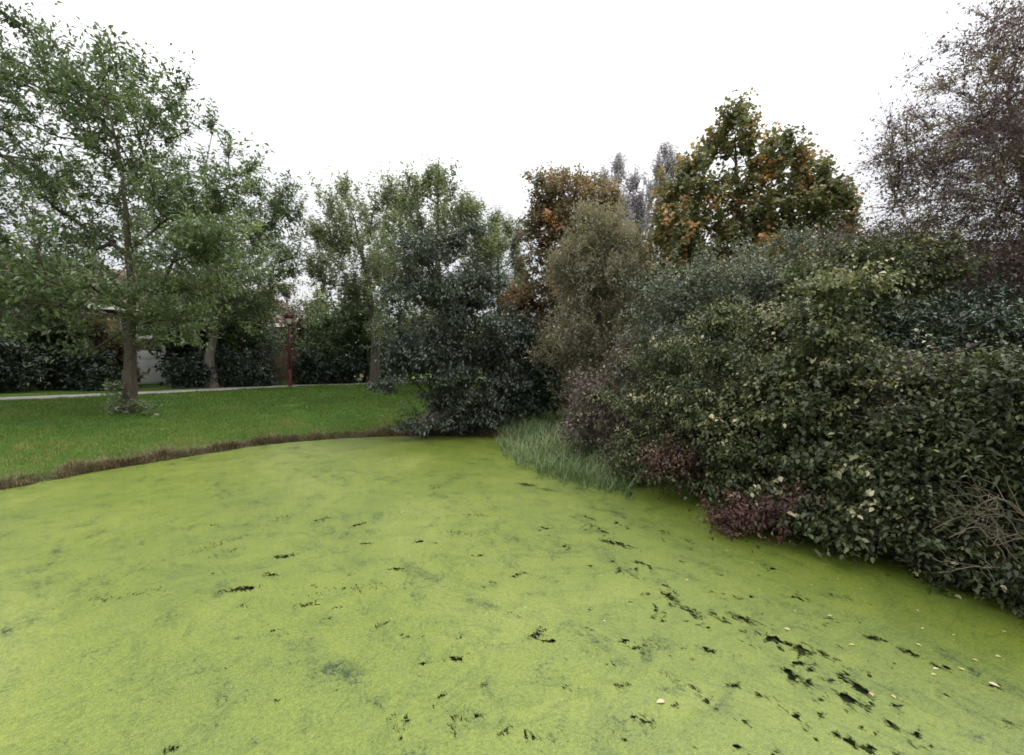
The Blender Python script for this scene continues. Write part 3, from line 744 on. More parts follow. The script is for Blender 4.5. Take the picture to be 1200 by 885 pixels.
# --- the big tree on the left lawn
SP_ASH = dict(rmax=.10, flat=.6, shoots=7, leaves=11, slen=1.0, L=0.185, W=0.42, up=0.5, out=0.6, spread=0.45, shell=1.3, t0=0.42, ctv=0.12, lup=-0.1, ldir=0.7, scat=0.05, seg=0.8, tip=0.0125, twr=0.006, htint=-0.38)
plant("broadleaf_tree", "tall spreading green tree standing alone on the left lawn", "tree", "trees round the pond", 15.6,
      [(60, 150, 130, 100), (150, 185, 105, 105), (225, 225, 62, 80), (15, 85, 50, 55), (-70, 150, 120, 140), (90, 290, 140, 65), (200, 300, 105, 70), (-10, 320, 110, 60),
       (90, 362, 130, 32, 0, 1.3), (215, 362, 85, 34, 0, 1.3), (40, 382, 60, 20, -.5, 1.2), (95, 400, 30, 24, -.8, 1.2), (190, 398, 34, 20, 0, 1.1), (150, 355, 30, 22, -1.5, 1.4), (118, 95, 45, 40), (180, 125, 40, 40), (-90, 290, 110, 80), (265, 300, 50, 60)] + spires([(18, 8), (35, 25), (65, 45), (118, 48), (140, 70), (165, 75), (208, 85), (245, 130), (268, 160), (290, 185), (85, 60), (190, 100)]),
      680, SP_ASH, ML_ASH, MB_BROWN,
      trunk=[(152, 489, 0, .29), (152, 465, 0, .215), (152, 440, 0, .19), (153, 400, 0, .14), (155, 345, .1, .115), (150, 300, .1, .10), (147, 240, .1, .07), (140, 180, 0, .045), (125, 120, 0, .03)], nlimb=9)
rz_ = at(140, 470, 15.3)
plant("sucker_shrub", "small yellowish sucker shoots at the foot of the lawn tree", "shrub", None, 15.2, [(138, 466, 13, 22), (132, 455, 8, 8), (165, 470, 9, 18), (178, 478, 7, 9)], 40,
      dict(shoots=4, leaves=8, slen=0.25, L=0.09, W=0.5, t0=0.62, ctv=.12, shell=1, seg=.4), ML_ASH, MB_GREY, base=(rz_[0] + .1, 15.2, 0.5), stems=6, fol_name="foliage")

# --- tree behind the path with a pale forked trunk, and its neighbours
SP2 = dict(SP_ASH, slen=1.1, L=0.215, shoots=6, leaves=10, t0=0.42, tip=.012, htint=-.35)
plant("broadleaf_tree", "green tree with a pale forked trunk just behind the path", "tree", "trees round the pond", 24.0,
      [(262, 265, 45, 45), (320, 262, 30, 34), (335, 232, 10, 14), (225, 330, 60, 60), (290, 330, 50, 50), (325, 300, 24, 34), (240, 370, 50, 26), (205, 290, 50, 50), (285, 360, 24, 22), (293, 225, 14, 18)] + spires([(335, 208), (345, 240), (322, 235), (292, 205), (305, 225)]),
      420, SP2, ML_ASH, MB_PALE,
      trunk=[(248, 457, 0, .34), (247, 440, 0, .30), (245, 418, 0, .24), (252, 390, 0, .15), (262, 340, 0, .1), (275, 260, 0, .04)], nlimb=7)
SP_OL = dict(shoots=6, leaves=10, slen=1.15, L=0.22, W=0.48, up=1.0, out=0.45, spread=0.42, shell=1.2, t0=0.45, ctv=.10, seg=.9, tip=.011, twr=.005)
plant("broadleaf_tree", "loose olive green tree with a ragged top right of the lamp", "tree", "trees round the pond", 27.0,
      [(400, 262, 26, 34), (405, 232, 12, 16), (385, 290, 24, 22), (425, 300, 50, 60), (455, 262, 24, 30), (452, 235, 10, 14), (400, 345, 36, 26), (450, 350, 40, 50), (375, 320, 18, 14)] + spires([(405, 215), (388, 232), (422, 235), (372, 262), (450, 222), (463, 232), (436, 250), (366, 300)]),
      420, dict(SP_OL, L=.18), ML_OLIVE, MB_GREY, trunk=[(440, 450, 0, .3), (440, 400, 0, .22), (432, 330, 0, .15), (420, 280, 0, .08), (415, 255, 0, .04)], nlimb=6)
plant("broadleaf_tree", "tall slender grey-green tree behind the dark pondside bush", "tree", "trees round the pond", 23.0,
      [(515, 225, 22, 30), (500, 255, 40, 36), (535, 265, 26, 36), (482, 235, 14, 24), (550, 258, 14, 22), (480, 310, 45, 55), (530, 320, 50, 55), (515, 205, 9, 14), (565, 300, 24, 36), (500, 390, 60, 50)] + spires([(515, 193), (500, 205), (528, 212), (488, 215), (474, 226), (550, 236), (540, 250), (560, 262)]),
      500, dict(SP_OL, t0=.42, slen=.85, L=.175), ML_OLIVE, MB_GREY, trunk=[(520, 455, 0, .3), (518, 380, 0, .2), (512, 300, 0, .12), (514, 240, 0, .05)], nlimb=6)
plant("broadleaf_tree", "fine-leaved upright tree between the dark bush and the russet tree", "tree", "trees round the pond", 24.5,
      [(582, 285, 14, 30), (600, 310, 12, 26), (570, 320, 22, 40), (595, 350, 26, 40)] + spires([(580, 248), (592, 262), (604, 268), (570, 275)]), 200, dict(SP_OL, W=.30, L=.19, up=1.6, leaves=12, t0=.42, slen=1.0), ML_OLIVE, MB_GREY,
      trunk=[(585, 450, 0, .2), (585, 370, 0, .13), (583, 280, 0, .04)], nlimb=4)
plant("broadleaf_tree", "low round green tree with a dark trunk at the end of the visible path", "tree", "trees round the pond", 30.0,
      [(405, 395, 42, 32), (440, 400, 36, 30), (380, 410, 26, 24), (425, 375, 30, 22)], 190, dict(SP_OL, L=.27, t0=.36, up=.3), ML_ASH, MB_DARK,
      trunk=[(430, 449, 0, .22), (431, 425, 0, .16), (428, 395, 0, .08)], nlimb=5)
plant("broadleaf_tree", "brownish thin tree behind the lamp post", "tree", "trees round the pond", 32.0,
      [(305, 385, 24, 30), (322, 365, 22, 20), (345, 395, 26, 30), (300, 355, 20, 18)], 120, dict(SP_OL, t0=.35, L=.2, leaves=8), ML_BROWN, MB_DARK,
      trunk=[(318, 452, 0, .2), (318, 420, 0, .14), (318, 370, 0, .05)], nlimb=4)

# --- filler planting far behind the pond, in front of the houses and beyond the far path
SP_FAR = dict(shoots=5, leaves=9, slen=0.9, L=0.34, W=0.55, up=.4, spread=.8, shell=1.3, t0=.4, ctv=.15, seg=1.2, twig=False, scat=.1, tip=.012)
for (px, py, rx, ry, Y, lm_, lab) in [
  (20, 345, 55, 18, 21.8, ML_ASH, "yellowish green bushy tree in front of the left house"),
  (112, 400, 26, 24, 23.6, ML_BROWN, "brownish bush in front of the left house wall"),
  (218, 380, 26, 26, 27.0, ML_DARK, "dark bushy tree between the lawn tree and the pale forked trunk"),
  (275, 380, 36, 40, 29.0, ML_ASH, "green bushy tree behind the pale forked trunk"),
  (385, 385, 32, 36, 34.0, ML_OLIVE, "olive bushy tree beyond the garage"),
  (455, 400, 40, 40, 33.0, ML_DARK, "dark bushy tree beyond the end of the lawn"),
  (540, 400, 50, 50, 29.0, ML_GREYD, "grey-green bushy tree hidden behind the dark pondside bush"),
  (600, 400, 40, 50, 30.0, ML_OLIVE, "olive bushy tree behind the small dark bush"),
  (650, 400, 44, 44, 28.0, ML_BROWN, "brown bushy tree behind the russet one"),
  (745, 390, 50, 60, 24.0, ML_OLIVE, "olive bushy tree behind the grey willow"),
  (810, 350, 50, 60, 22.0, ML_SAGE, "grey-green bushy tree under the maple's left side"),
  (900, 340, 60, 70, 21.0, ML_OLIVE, "olive bushy tree under the maple's right side"),
  (1000, 350, 60, 60, 18.0, ML_SAGE, "pale bushy tree between the maple and the twiggy tree"),
  (1110, 440, 60, 40, 17.0, ML_OLIVE, "dark bushy tree in front of the right-hand house")]:
    c = at(px, py, Y); s_ = Y / 520
    bot = 425 + (EYE - 1.15) / Y * 520; lo = bot - ry * .5
    plant("background_tree", lab, "tree", "bushy trees in the background", Y, [(px, py, rx, ry), (px - rx * .4, (py + lo) / 2, rx * .8, ry * .8), (px + rx * .4, (py + lo) / 2, rx * .8, ry * .8), (px, lo, rx * .9, ry * .5)],
          int(90 + rx * 1.2), SP_FAR, lm_, MB_DARK, trunk=[(px, bot, 0, .16), (px, (bot + py) / 2, 0, .12), (px, py, 0, .06)], nlimb=4)

# --- dark shrubs along the far side of the path
SP_LAUR = dict(shoots=5, leaves=9, slen=0.45, L=0.22, W=0.42, up=.35, spread=.8, shell=1.6, t0=.45, ctv=.14, seg=.6, twig=False, scat=.06)
hedge_row = [(-50, 420, 40, 45, 19.8, "dark laurel at the far left end of the row behind the path"),
 (12, 418, 34, 46, 21.0, "thin tall laurel at the left with white wall showing through"),
 (62, 415, 22, 30, 23.2, "thin dark laurel with white wall showing through"),
 (104, 432, 14, 28, 22.8, "dark laurel just left of the lawn tree"),
 (128, 448, 14, 14, 22.4, "low dark shrub close behind the left lawn tree"),
 (222, 436, 20, 20, 24.6, "dark spreading shrub left of the pale forked trunk"),
 (285, 432, 24, 24, 26.0, "bright-edged laurel right of the pale forked trunk"),
 (365, 430, 20, 22, 28.5, "rounded dark shrub just right of the lamp post"),
 (405, 432, 18, 18, 29.5, "dark low shrub second right of the lamp post")]
for (px, py, rx, ry, Y, lab) in hedge_row:
    Y -= 0.9; py += 3; c = at(px, py, Y)
    plant("laurel_shrub", lab, "shrub", "dark shrubs behind the path", Y, [(px, py, rx, ry), (px - rx * .4, py + ry * .35, rx * .7, ry * .6), (px + rx * .45, py + ry * .3, rx * .7, ry * .65)],
          int((85 + rx * 2) * (.38 if 'thin' in lab else 1)), SP_LAUR, ML_DARK, MB_DARK, base=(c[0], Y, rx * Y / 520 * .5), stems=5, fol_name="foliage")
c = at(318, 425, 27)
plant("conifer_shrub", "bluish grey conifer bush directly left of the lamp post", "shrub", "dark shrubs behind the path", 27.0, [(320, 400, 10, 18), (318, 430, 17, 24)], 120, dict(SP_LAUR, L=.11, W=.3, up=.8), ML_GREYD, MB_DARK, base=(c[0], 27, .4), stems=3, fol_name="foliage")

# --- pondside group in the middle
SP_BUSH = dict(shoots=6, leaves=12, slen=0.45, L=0.145, W=0.48, up=.55, spread=.6, shell=1.6, t0=.42, ctv=.14, seg=.6, scat=.04, twr=.003)
c = at(525, 505, 15.4)
plant("evergreen_bush", "large dark grey-green bush overhanging the far end of the pond", "bush", "bushes at the water's edge", 15.2,
      [(520, 330, 50, 50), (500, 385, 50, 50), (555, 375, 45, 55), (490, 435, 42, 42), (545, 440, 50, 45), (520, 485, 42, 26, -.4), (490, 300, 22, 22), (540, 290, 24, 26), (475, 410, 26, 40), (585, 420, 26, 45), (468, 400, 12, 16), (466, 365, 10, 14), (478, 330, 12, 16), (568, 325, 18, 22), (500, 500, 40, 12, -.6), (555, 500, 30, 12, -.4)],
      720, dict(SP_BUSH, slen=.6, up=.22, L=.13, lup=-.1, flat=.4, clus=.8), ML_GREYD, MB_DARK, base=(c[0], 15.7, .8), stems=7, fol_name="foliage")
c = at(622, 480, 16.5)
plant("evergreen_bush", "smaller dark green bush right of the large dark one", "bush", "bushes at the water's edge", 16.3,
      [(588, 486, 22, 16, -.5), (566, 494, 20, 12, -.9), (620, 440, 30, 35), (612, 470, 24, 24), (635, 465, 24, 22), (600, 400, 22, 30)], 240, dict(SP_BUSH, lup=-.5, up=.1, droop=.3), ML_DARK, MB_DARK, base=(c[0], 16.6, .6), stems=5, fol_name="foliage")
plant("russet_tree", "dense rounded russet-brown tree left of the grey willow", "tree", "trees round the pond", 20.0,
      [(662, 245, 42, 36), (700, 250, 36, 36), (640, 285, 34, 40), (690, 290, 44, 50), (625, 345, 32, 40), (670, 350, 50, 50), (620, 395, 30, 30), (720, 330, 30, 50), (655, 410, 45, 34)] + spires([(660, 200), (645, 212), (680, 204), (700, 208), (715, 215)]),
      760, dict(SP_BUSH, L=.155, W=.6, slen=.6, up=.8, t0=.54, ctv=.14, hot=.06, leaves=11), ML_BROWN, MB_DARK, trunk=[(660, 470, 0, .26), (660, 400, 0, .2), (662, 320, 0, .12), (664, 240, 0, .04)], nlimb=6)
plant("grey_willow", "olive-grey feathery willow in front of the russet tree", "tree", "trees round the pond", 15.5,
      [(700, 300, 36, 36), (678, 315, 26, 34), (728, 305, 26, 36), (690, 350, 42, 48), (742, 350, 20, 40), (720, 340, 34, 48), (680, 410, 44, 46), (722, 400, 34, 50), (700, 455, 46, 36), (705, 275, 22, 24)],
      640, dict(SP_BUSH, L=.135, W=.32, slen=.75, up=1.3, ldir=1.0, t0=.45, leaves=14, shoots=6), ML_WILLOW, MB_GREY, trunk=[(705, 490, 0, .16), (704, 430, 0, .12), (702, 350, 0, .07), (702, 290, 0, .03)], nlimb=6)
plant("hazed_poplar", "pale silvery tree rising far behind the willow", "tree", "trees round the pond", 33.0,
      [(778, 220, 16, 34), (765, 255, 22, 36), (728, 240, 14, 32), (740, 285, 26, 36), (785, 270, 20, 40), (755, 320, 40, 36), (725, 205, 8, 12), (782, 195, 8, 16), (800, 230, 14, 30), (715, 260, 16, 30), (745, 250, 12, 30)] + spires([(780, 170), (770, 188), (792, 185), (727, 190), (712, 200), (740, 200), (805, 200)]),
      560, dict(SP_OL, up=1.9, L=.19, twr=.009, slen=1.2, t0=.5, thin=.1), ML_HAZED, MB_GREY, trunk=[(760, 440, 0, .3), (760, 360, 0, .2), (762, 280, 0, .1), (775, 210, 0, .04)], nlimb=6)
plant("maple_tree", "maple with orange and yellow patches rising over the hedge", "tree", "trees round the pond", 14.5,
      [(868, 190, 30, 34), (840, 240, 48, 42), (900, 235, 52, 44), (862, 150, 12, 22), (915, 190, 22, 24), (800, 285, 36, 36), (850, 300, 66, 42), (930, 285, 56, 38), (972, 250, 30, 26), (790, 330, 36, 30), (785, 235, 14, 22), (955, 225, 18, 16), (980, 285, 34, 28), (820, 200, 14, 18), (870, 345, 80, 30)] + spires([(862, 122), (850, 140), (876, 138), (838, 158), (920, 152), (935, 165), (905, 160), (800, 200), (812, 182), (960, 190), (985, 212), (975, 222), (785, 215), (995, 250)]),
      620, dict(SP_OL, shoots=6, leaves=9, slen=.6, L=.145, W=.8, up=.5, t0=.34, ctv=.14, hot=.15, stv=.08, tip=.008, twr=.004), ML_MAPLE, MB_DARK,
      trunk=[(860, 500, 1.0, .2), (860, 420, .6, .17), (862, 330, .2, .12), (866, 240, 0, .07), (862, 170, 0, .03)], nlimb=8)

# --- the mixed hedge down the right bank
SP_H = dict(shoots=6, leaves=11, slen=0.42, L=0.085, W=0.6, up=.2, spread=.7, shell=1.5, t0=.40, ctv=.15, stv=.08, ltv=.12, seg=.5, scat=.03, lup=-.3, twr=.003, tip=.005, twig=False)
HG = "shrubs of the mixed hedge on the right bank"
def skirt(pts, lift=14, r=24):
    """low lobes along the water's edge, each at the depth where the foliage meets the weed"""
    o = []
    for (x, y) in pts: o.append((x, y - lift, r, r * .7, gz(x, y)[1] + .55, 1.1))
    return o
YL = [(740, 582), (800, 603), (830, 617), (920, 645), (1000, 668), (1100, 700), (1200, 738), (1300, 782), (1400, 830)]
def topx(P, r):
    rel = np.array(P) - np.array([0, 0, EYE]); dp = rel[1] * CS - rel[2] * SN
    return (600 + 520 * rel[0] / dp, 442.5 - 520 * (rel[1] * SN + rel[2] * CS) / dp, r * 520 / P[1], r * 520 / P[1], float(P[1]))
def wall(x0, x1, z0, z1, n, r0=.34, r1=.55):
    """lobes of a steep leafy face rising from the waterline"""
    o = []
    for i in range(n):
        x = rng.uniform(x0, x1); w_ = gz(x, float(np.interp(x, [p_[0] for p_ in YL], [p_[1] for p_ in YL])))
        z = z0 + (z1 - z0) * rng.random() ** .8 if i % 4 else rng.uniform(z0, z0 + .3); r = rng.uniform(r0, r1) * (.55 + .45 * rng.random()) * (1.15 if z > 1 else .8)
        z += .35 * math.sin(x * .05) * z; bk = .22 + r * .7 + .20 * z + (rng.uniform(.5, 1.0) if i % 3 == 1 else rng.uniform(0, .22))
        o.append(topx((w_[0] + .83 * bk, w_[1] + .56 * bk, z), r))
    return o
def shrub(name, lab, Y, lobes, n, sp, lm, bm_=None, stems=8, spread=.7, near=0, six=True, bx=None):
    cx = at(lobes[0][0], 500, Y)[0] if bx is None else bx[0]; cy = Y + .5 if bx is None else bx[1]
    return plant(name, lab, "shrub", HG, Y, lobes, n, sp, lm, bm_ or MB_DARK, base=(cx, cy, spread), stems=stems, fol_name="foliage", six=six, near_leaves=near)
shrub("sage_shrub", "tall grey-green shrub in the middle of the hedge under the maple", 10.8,
      [(850, 345, 70, 55), (780, 375, 50, 45), (915, 330, 60, 50), (965, 310, 34, 34), (830, 410, 80, 50), (760, 400, 40, 50), (900, 390, 70, 50)], 620, dict(SP_H, up=.6, t0=.48, L=.085, W=.45), ML_SAGE)
shrub("brown_shrub", "thin brownish shrub with bare purple stems behind the reeds", 11.2, [(725, 450, 38, 50), (705, 500, 34, 34), (735, 510, 40, 34), (690, 470, 20, 34)], 200, dict(SP_H, thin=.3, t0=.55, L=.085, twr=.004, twig=True), ML_PURPLE, MB_PURP)
SP_W = dict(SP_H, clus=.9, csd=.22, flat=.35, up=.08, lup=-.2, slen=.46, ctv=.2, stv=.1, ltv=.13, L=.072)
shrub("green_shrub", "mid green leafy shrub leaning over the reeds' right end", 9.2, wall(742, 830, .25, 2.4, 18) + [(790, 455, 60, 50), (840, 470, 60, 50), (770, 500, 45, 40), (745, 540, 34, 30), (725, 545, 20, 22)], 620, dict(SP_W, t0=.40, W=.5), ML_HEDGE, near=60)
shrub("green_shrub", "olive and brown flecked shrub right of the tall grey-green one", 9.0, [(985, 350, 60, 45), (930, 420, 60, 50), (1000, 430, 60, 45), (1030, 350, 45, 36), (1050, 400, 50, 50), (1070, 320, 30, 34), (1000, 300, 22, 24), (950, 340, 30, 30)], 560, dict(SP_W, t0=.42, hot=.05, up=.6, slen=.6, L=.078), ML_HEDGE)
shrub("green_shrub", "bright green drooping shrub over the water in mid hedge", 7.6, wall(825, 925, .25, 2.7, 20) + [(870, 490, 50, 40), (930, 500, 50, 40)], 640, dict(SP_W, lup=-.45, t0=.50, W=.7), ML_HEDGE, near=90)
shrub("purple_shrub", "dusky purple-leaved shrub halfway up the hedge at right", 6.6, [(1020, 470, 50, 26), (1060, 492, 50, 24), (1110, 520, 45, 30), (985, 500, 34, 22), (1150, 540, 34, 24), (1090, 460, 30, 20)], 170, dict(SP_W, t0=.46, ctv=.22, thin=.2, slen=.55, up=.5, twig=True), ML_PURPLE, MB_PURP)
shrub("laurel_shrub", "dark glossy evergreen shrub at right below the bare twigs", 7.8, [(1180, 480, 70, 40), (1090, 490, 60, 40), (1130, 530, 60, 36), (1130, 400, 70, 50), (1190, 400, 60, 55), (1080, 440, 50, 40), (1160, 450, 70, 34), (1240, 420, 50, 60), (1290, 440, 60, 70)], 640, dict(SP_W, L=.09, W=.42, t0=.5, up=.4), ML_DARK)
shrub("green_shrub", "dark green shrub trailing into the duckweed right of the crimson one", 6.3, wall(920, 1030, .2, 2.3, 19) + [(985, 540, 50, 40)], 600, dict(SP_W, L=.078, t0=.30, W=.65), ML_HEDGE, near=100)  # low tint paints the shade of the lower hedge into the leaves
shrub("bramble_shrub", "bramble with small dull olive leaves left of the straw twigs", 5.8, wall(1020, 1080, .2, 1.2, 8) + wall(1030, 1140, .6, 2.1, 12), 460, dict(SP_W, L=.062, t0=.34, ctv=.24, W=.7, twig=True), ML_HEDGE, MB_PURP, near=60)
shrub("green_shrub", "dense dark green shrub at the waterline left of the straw twigs", 5.6, wall(1040, 1140, .15, 1.5, 16), 460, dict(SP_W, L=.065, t0=.24, W=.6), ML_HEDGE, near=110)  # leaf tint darkened to stand in for shade near the waterline
shrub("green_shrub", "shadowy shrub in the bottom right corner behind straw twigs", 5.2, wall(1130, 1240, .15, 2.1, 18) + wall(1240, 1390, .15, 2.4, 12), 620, dict(SP_W, L=.07, t0=.22, W=.55), ML_HEDGE, near=110, bx=(5.9, 4.9))  # darkest tint of the row: hedge shade put into the leaf colour
shrub("crimson_shrub", "crimson-leaved shrub hanging over the water in mid hedge", 7.2, [(848, 606, 22, 9, 6.5), (880, 604, 26, 10, 6.3), (912, 600, 22, 10, 6.05), (940, 590, 14, 8, 5.95)], 36, dict(SP_H, L=.07, t0=.5, thin=.3, ltv=.2), ML_RED, MB_PURP, 3, .25, 40)
shrub("crimson_shrub", "small faded red shrub above the reeds' right end", 8.6, [(785, 540, 18, 14, 7.95), (772, 548, 12, 10, 7.95), (800, 546, 12, 10, 7.8)], 44, dict(SP_H, L=.07, t0=.65, thin=.4, ltv=.2), ML_RED, MB_PURP, 3, .25)

# --- purple twiggy tree and bare shrubs at the right
plant("twiggy_tree", "half-bare purple twiggy tree leaning in from the right edge", "tree", "trees round the pond", 9.6,
      [(1150, 110, 70, 60), (1120, 190, 70, 60), (1190, 190, 60, 80), (1175, 50, 40, 40), (1090, 250, 50, 50), (1170, 270, 80, 50), (1075, 190, 34, 40), (1260, 150, 80, 110), (1260, 290, 80, 70), (1100, 300, 60, 30), (1048, 185, 14, 12), (1040, 150, 10, 10), (1030, 190, 10, 6)],
      700, dict(shoots=9, leaves=7, thin=.12, slen=.75, L=.075, W=.5, up=.05, droop=.25, out=1.0, spread=.45, shell=1.0, t0=.58, ctv=.28, seg=.5, tip=.006, twr=.005, jit=.14, scat=.04, alpha=.25), ML_PURPLE, MB_PURP,
      trunk=[(1245, 470, 1.0, .17), (1235, 380, .6, .14), (1220, 300, .2, .11), (1200, 200, 0, .07), (1180, 110, 0, .03)], nlimb=9)
shrub("twiggy_shrub", "tangle of bare purple-brown twigs under the leaning tree", 9.6, [(1110, 345, 60, 40), (1170, 335, 60, 44), (1060, 320, 40, 44), (1200, 320, 50, 50), (1240, 350, 50, 50), (1030, 300, 30, 30)], 360, dict(SP_H, thin=.75, slen=.75, up=.1, shoots=8, twr=.005, t0=.5, jit=.2, twig=True), ML_PURPLE, MB_PURP, 10, 1.0, 0)
# arching straw-coloured bare branches, bottom right corner
root = empty("bare_branch", (5.35, 4.7, hz(5.35, 4.7))); tag(root, "bare straw-coloured arching branches in the bottom right corner", "branch")
o0 = np.array(root.location)
for k in range(16):
    a_ = at(rng.uniform(1185, 1250), rng.uniform(600, 700), 4.25 + rng.uniform(-.2, .2)); e_ = at(rng.uniform(1090, 1180), rng.uniform(540, 690), 4.15 + rng.uniform(-.3, .3))
    mid_ = (a_ + e_) / 2 + np.array([rng.normal(0, .15), rng.normal(0, .1), rng.uniform(-.1, .55)]); t = np.linspace(0, 1, 12)[:, None]
    Q = (1 - t) ** 2 * a_ + 2 * t * (1 - t) * mid_ + t * t * e_ + rng.normal(0, .012, (12, 3))
    r = np.interp(t[:, 0], [0, 1], [rng.uniform(.004, .009), .002]); segs = [(Q[i], r[i], Q[i + 1], r[i + 1]) for i in range(11)]
    for j in (4, 6, 8, 9):
        e2 = Q[j] + np.array([rng.uniform(-.3, .05), rng.normal(0, .12), rng.uniform(-.12, .2)]); m2 = (Q[j] + e2) / 2 + rng.normal(0, .03, 3)
        segs += [(Q[j], r[j] * .7, m2, r[j] * .5), (m2, r[j] * .5, e2, .0015)]
    P0_, R0_, P1_, R1_ = [np.array(v) for v in zip(*segs)]
    link("twig", tubes("twig", P0_ - o0, R0_, P1_ - o0, R1_, 5), MB_STRAW, root)

# ------------------------------------------------------------------ grass blades, reeds, dead rim
def blades(name, base, h, w, lean, tint, mat, segs=1, parent=None):
    n = len(base); a_ = rng.uniform(0, 2 * PI, n); s = np.stack([np.cos(a_), np.sin(a_), np.zeros(n)], 1)
    ld = np.stack([-np.sin(a_), np.cos(a_), np.zeros(n)], 1) * (lean * h)[:, None]; up = np.array([0, 0, 1.0])
    if segs == 1:
        V = np.stack([base - s * w[:, None] / 2, base + s * w[:, None] / 2, base + up * h[:, None] + ld], 1).reshape(-1, 3)
        f = np.arange(n * 3).reshape(n, 3)
        return link(name, mesh_np(name, V, f, 3, np.repeat(tint, 3)), mat, parent)
    rows = []
    for j in range(segs + 1):
        t = j / segs; c = base + up * (h * (t - 0.35 * lean * t * t))[:, None] + ld * t * t; ww = (w * (1 - t ** 1.6) + 0.001)[:, None] / 2
        rows += [c - s * ww, c + s * ww]
    V = np.stack(rows, 1).reshape(-1, 3); k = 2 * (segs + 1); b = np.arange(n)[:, None] * k
    f = np.concatenate([b + [2 * j, 2 * j + 1, 2 * j + 3, 2 * j + 2] for j in range(segs)], 0)
    return link(name, mesh_np(name, V, f, 4, np.repeat(tint, k)), mat, parent)
ML_GRASS = leafmat("grass_blade", [(0.0, (0.033, 0.070, 0.010)), (0.45, (0.064, 0.120, 0.018)), (0.7, (0.125, 0.152, 0.036)), (1.0, (0.24, 0.195, 0.09))], 0.55, 0.25, 0.25, (1.2, 1.3, 0.5), 1.35, 0.0)
ML_DEAD = leafmat("dead_grass", [(0.0, (0.050, 0.040, 0.022)), (0.5, (0.14, 0.112, 0.062)), (1.0, (0.30, 0.25, 0.15))], 0.7, 0.2, 0.15, (1.1, 1, 0.8), 1.15, 0.0)
ML_SEDGE = leafmat("sedge_blade", [(0.0, (0.050, 0.080, 0.025)), (0.5, (0.105, 0.160, 0.055)), (0.8, (0.17, 0.22, 0.10)), (1.0, (0.30, 0.26, 0.13))], 0.45, 0.35, 0.25, grey=0.1)
X = rng.uniform(-24, 2.5, 780000); Yy = rng.uniform(6, 30, 780000)
inview = np.abs(X / Yy) < 2.2
X, Yy = X[inview], Yy[inview]
keepp = rng.random(len(X)) < np.clip(11.0 / Yy, 0.15, 1) ** 1.2
X, Yy = X[keepp], Yy[keepp]
Pg = np.stack([X, Yy], 1); s = sdist(Pg)
dpath = np.min(np.hypot(X[:, None] - pl[None, ::3, 0], Yy[:, None] - pl[None, ::3, 1]), 1)
side_ok = ~((X > -3.5) & (rng.random(len(X)) < .85)) & (s > 0.12) & (s < 12.5) & (dpath > 0.93)
Pg, s = Pg[side_ok], s[side_ok]
cl_ = wob(Pg[:, 0] * .8, Pg[:, 1] * .8) + wob(Pg[:, 0] * 2.7 + 3, Pg[:, 1] * 2.7)
cl2 = wob(Pg[:, 0] * 6.1 + 1, Pg[:, 1] * 5.3) + wob(Pg[:, 0] * 1.7 + 5, Pg[:, 1] * 1.5)
tint = np.clip(0.31 + 0.05 * cl_ + 0.06 * cl2 + rng.normal(0, .13, len(Pg)) + np.interp(s, [0, .4, 2.4, 4.5, 6], [.50, .38, .20, .06, .0]) * (0.65 + .4 * np.sin(Pg[:, 0] * 1.9 + Pg[:, 1])), 0, 1)
hgt = rng.uniform(.03, .08, len(Pg)) * (1 + .12 * cl_ + .14 * cl2).clip(.3, 2.2) * np.interp(Pg[:, 1], [8, 25], [1, 1.4])
o = blades("grass", np.column_stack([Pg, height(Pg) - .008]), np.abs(hgt), rng.uniform(.006, .012, len(Pg)) * np.interp(Pg[:, 1], [8, 25], [1, 2.2]), rng.normal(0, .45, len(Pg)), tint, ML_GRASS)
tag(o, "short green grass blades covering the lawn of the left bank", "grass", kind="stuff")
# dead rim along the left bank
q = []
ledge = catmull([tuple(p) for p in left] , 30)
dl = np.gradient(ledge, axis=0); dl /= np.linalg.norm(dl, axis=1)[:, None]; nl_ = np.stack([-dl[:, 1], dl[:, 0]], 1)
ii = rng.integers(0, len(ledge), 46000); off = rng.normal(0.05, .10, 46000)
B = ledge[ii] + nl_[ii] * off[:, None] + rng.normal(0, .06, (46000, 2))
sB = sdist(B); ok = (sB > -0.06) & (sB < .7) & (rng.random(len(B)) < .4 + .3 * (wob(B[:, 0] * 2, B[:, 1] * 2) > -.2)); B = B[ok]; sB = sB[ok]
zb = np.maximum(height(B), 0.0) - .01
tt = np.clip(rng.normal(.52, .2, len(B)) + .10 * wob(B[:, 0] * 4 + 2, B[:, 1] * 4) - np.where(sB < .08, .22, 0), 0, 1)
o = blades("dead_grass", np.column_stack([B, zb]), rng.uniform(.03, .115, len(B)) * (1 + .45 * wob(B[:, 0] * 3, B[:, 1] * 3).clip(-1.6, 2.8)), rng.uniform(.006, .014, len(B)), rng.normal(0, .8, len(B)), tt, ML_DEAD, 2)
tag(o, "dry brown grass fringe hanging over the rim of the left bank", "dead grass", kind="stuff")
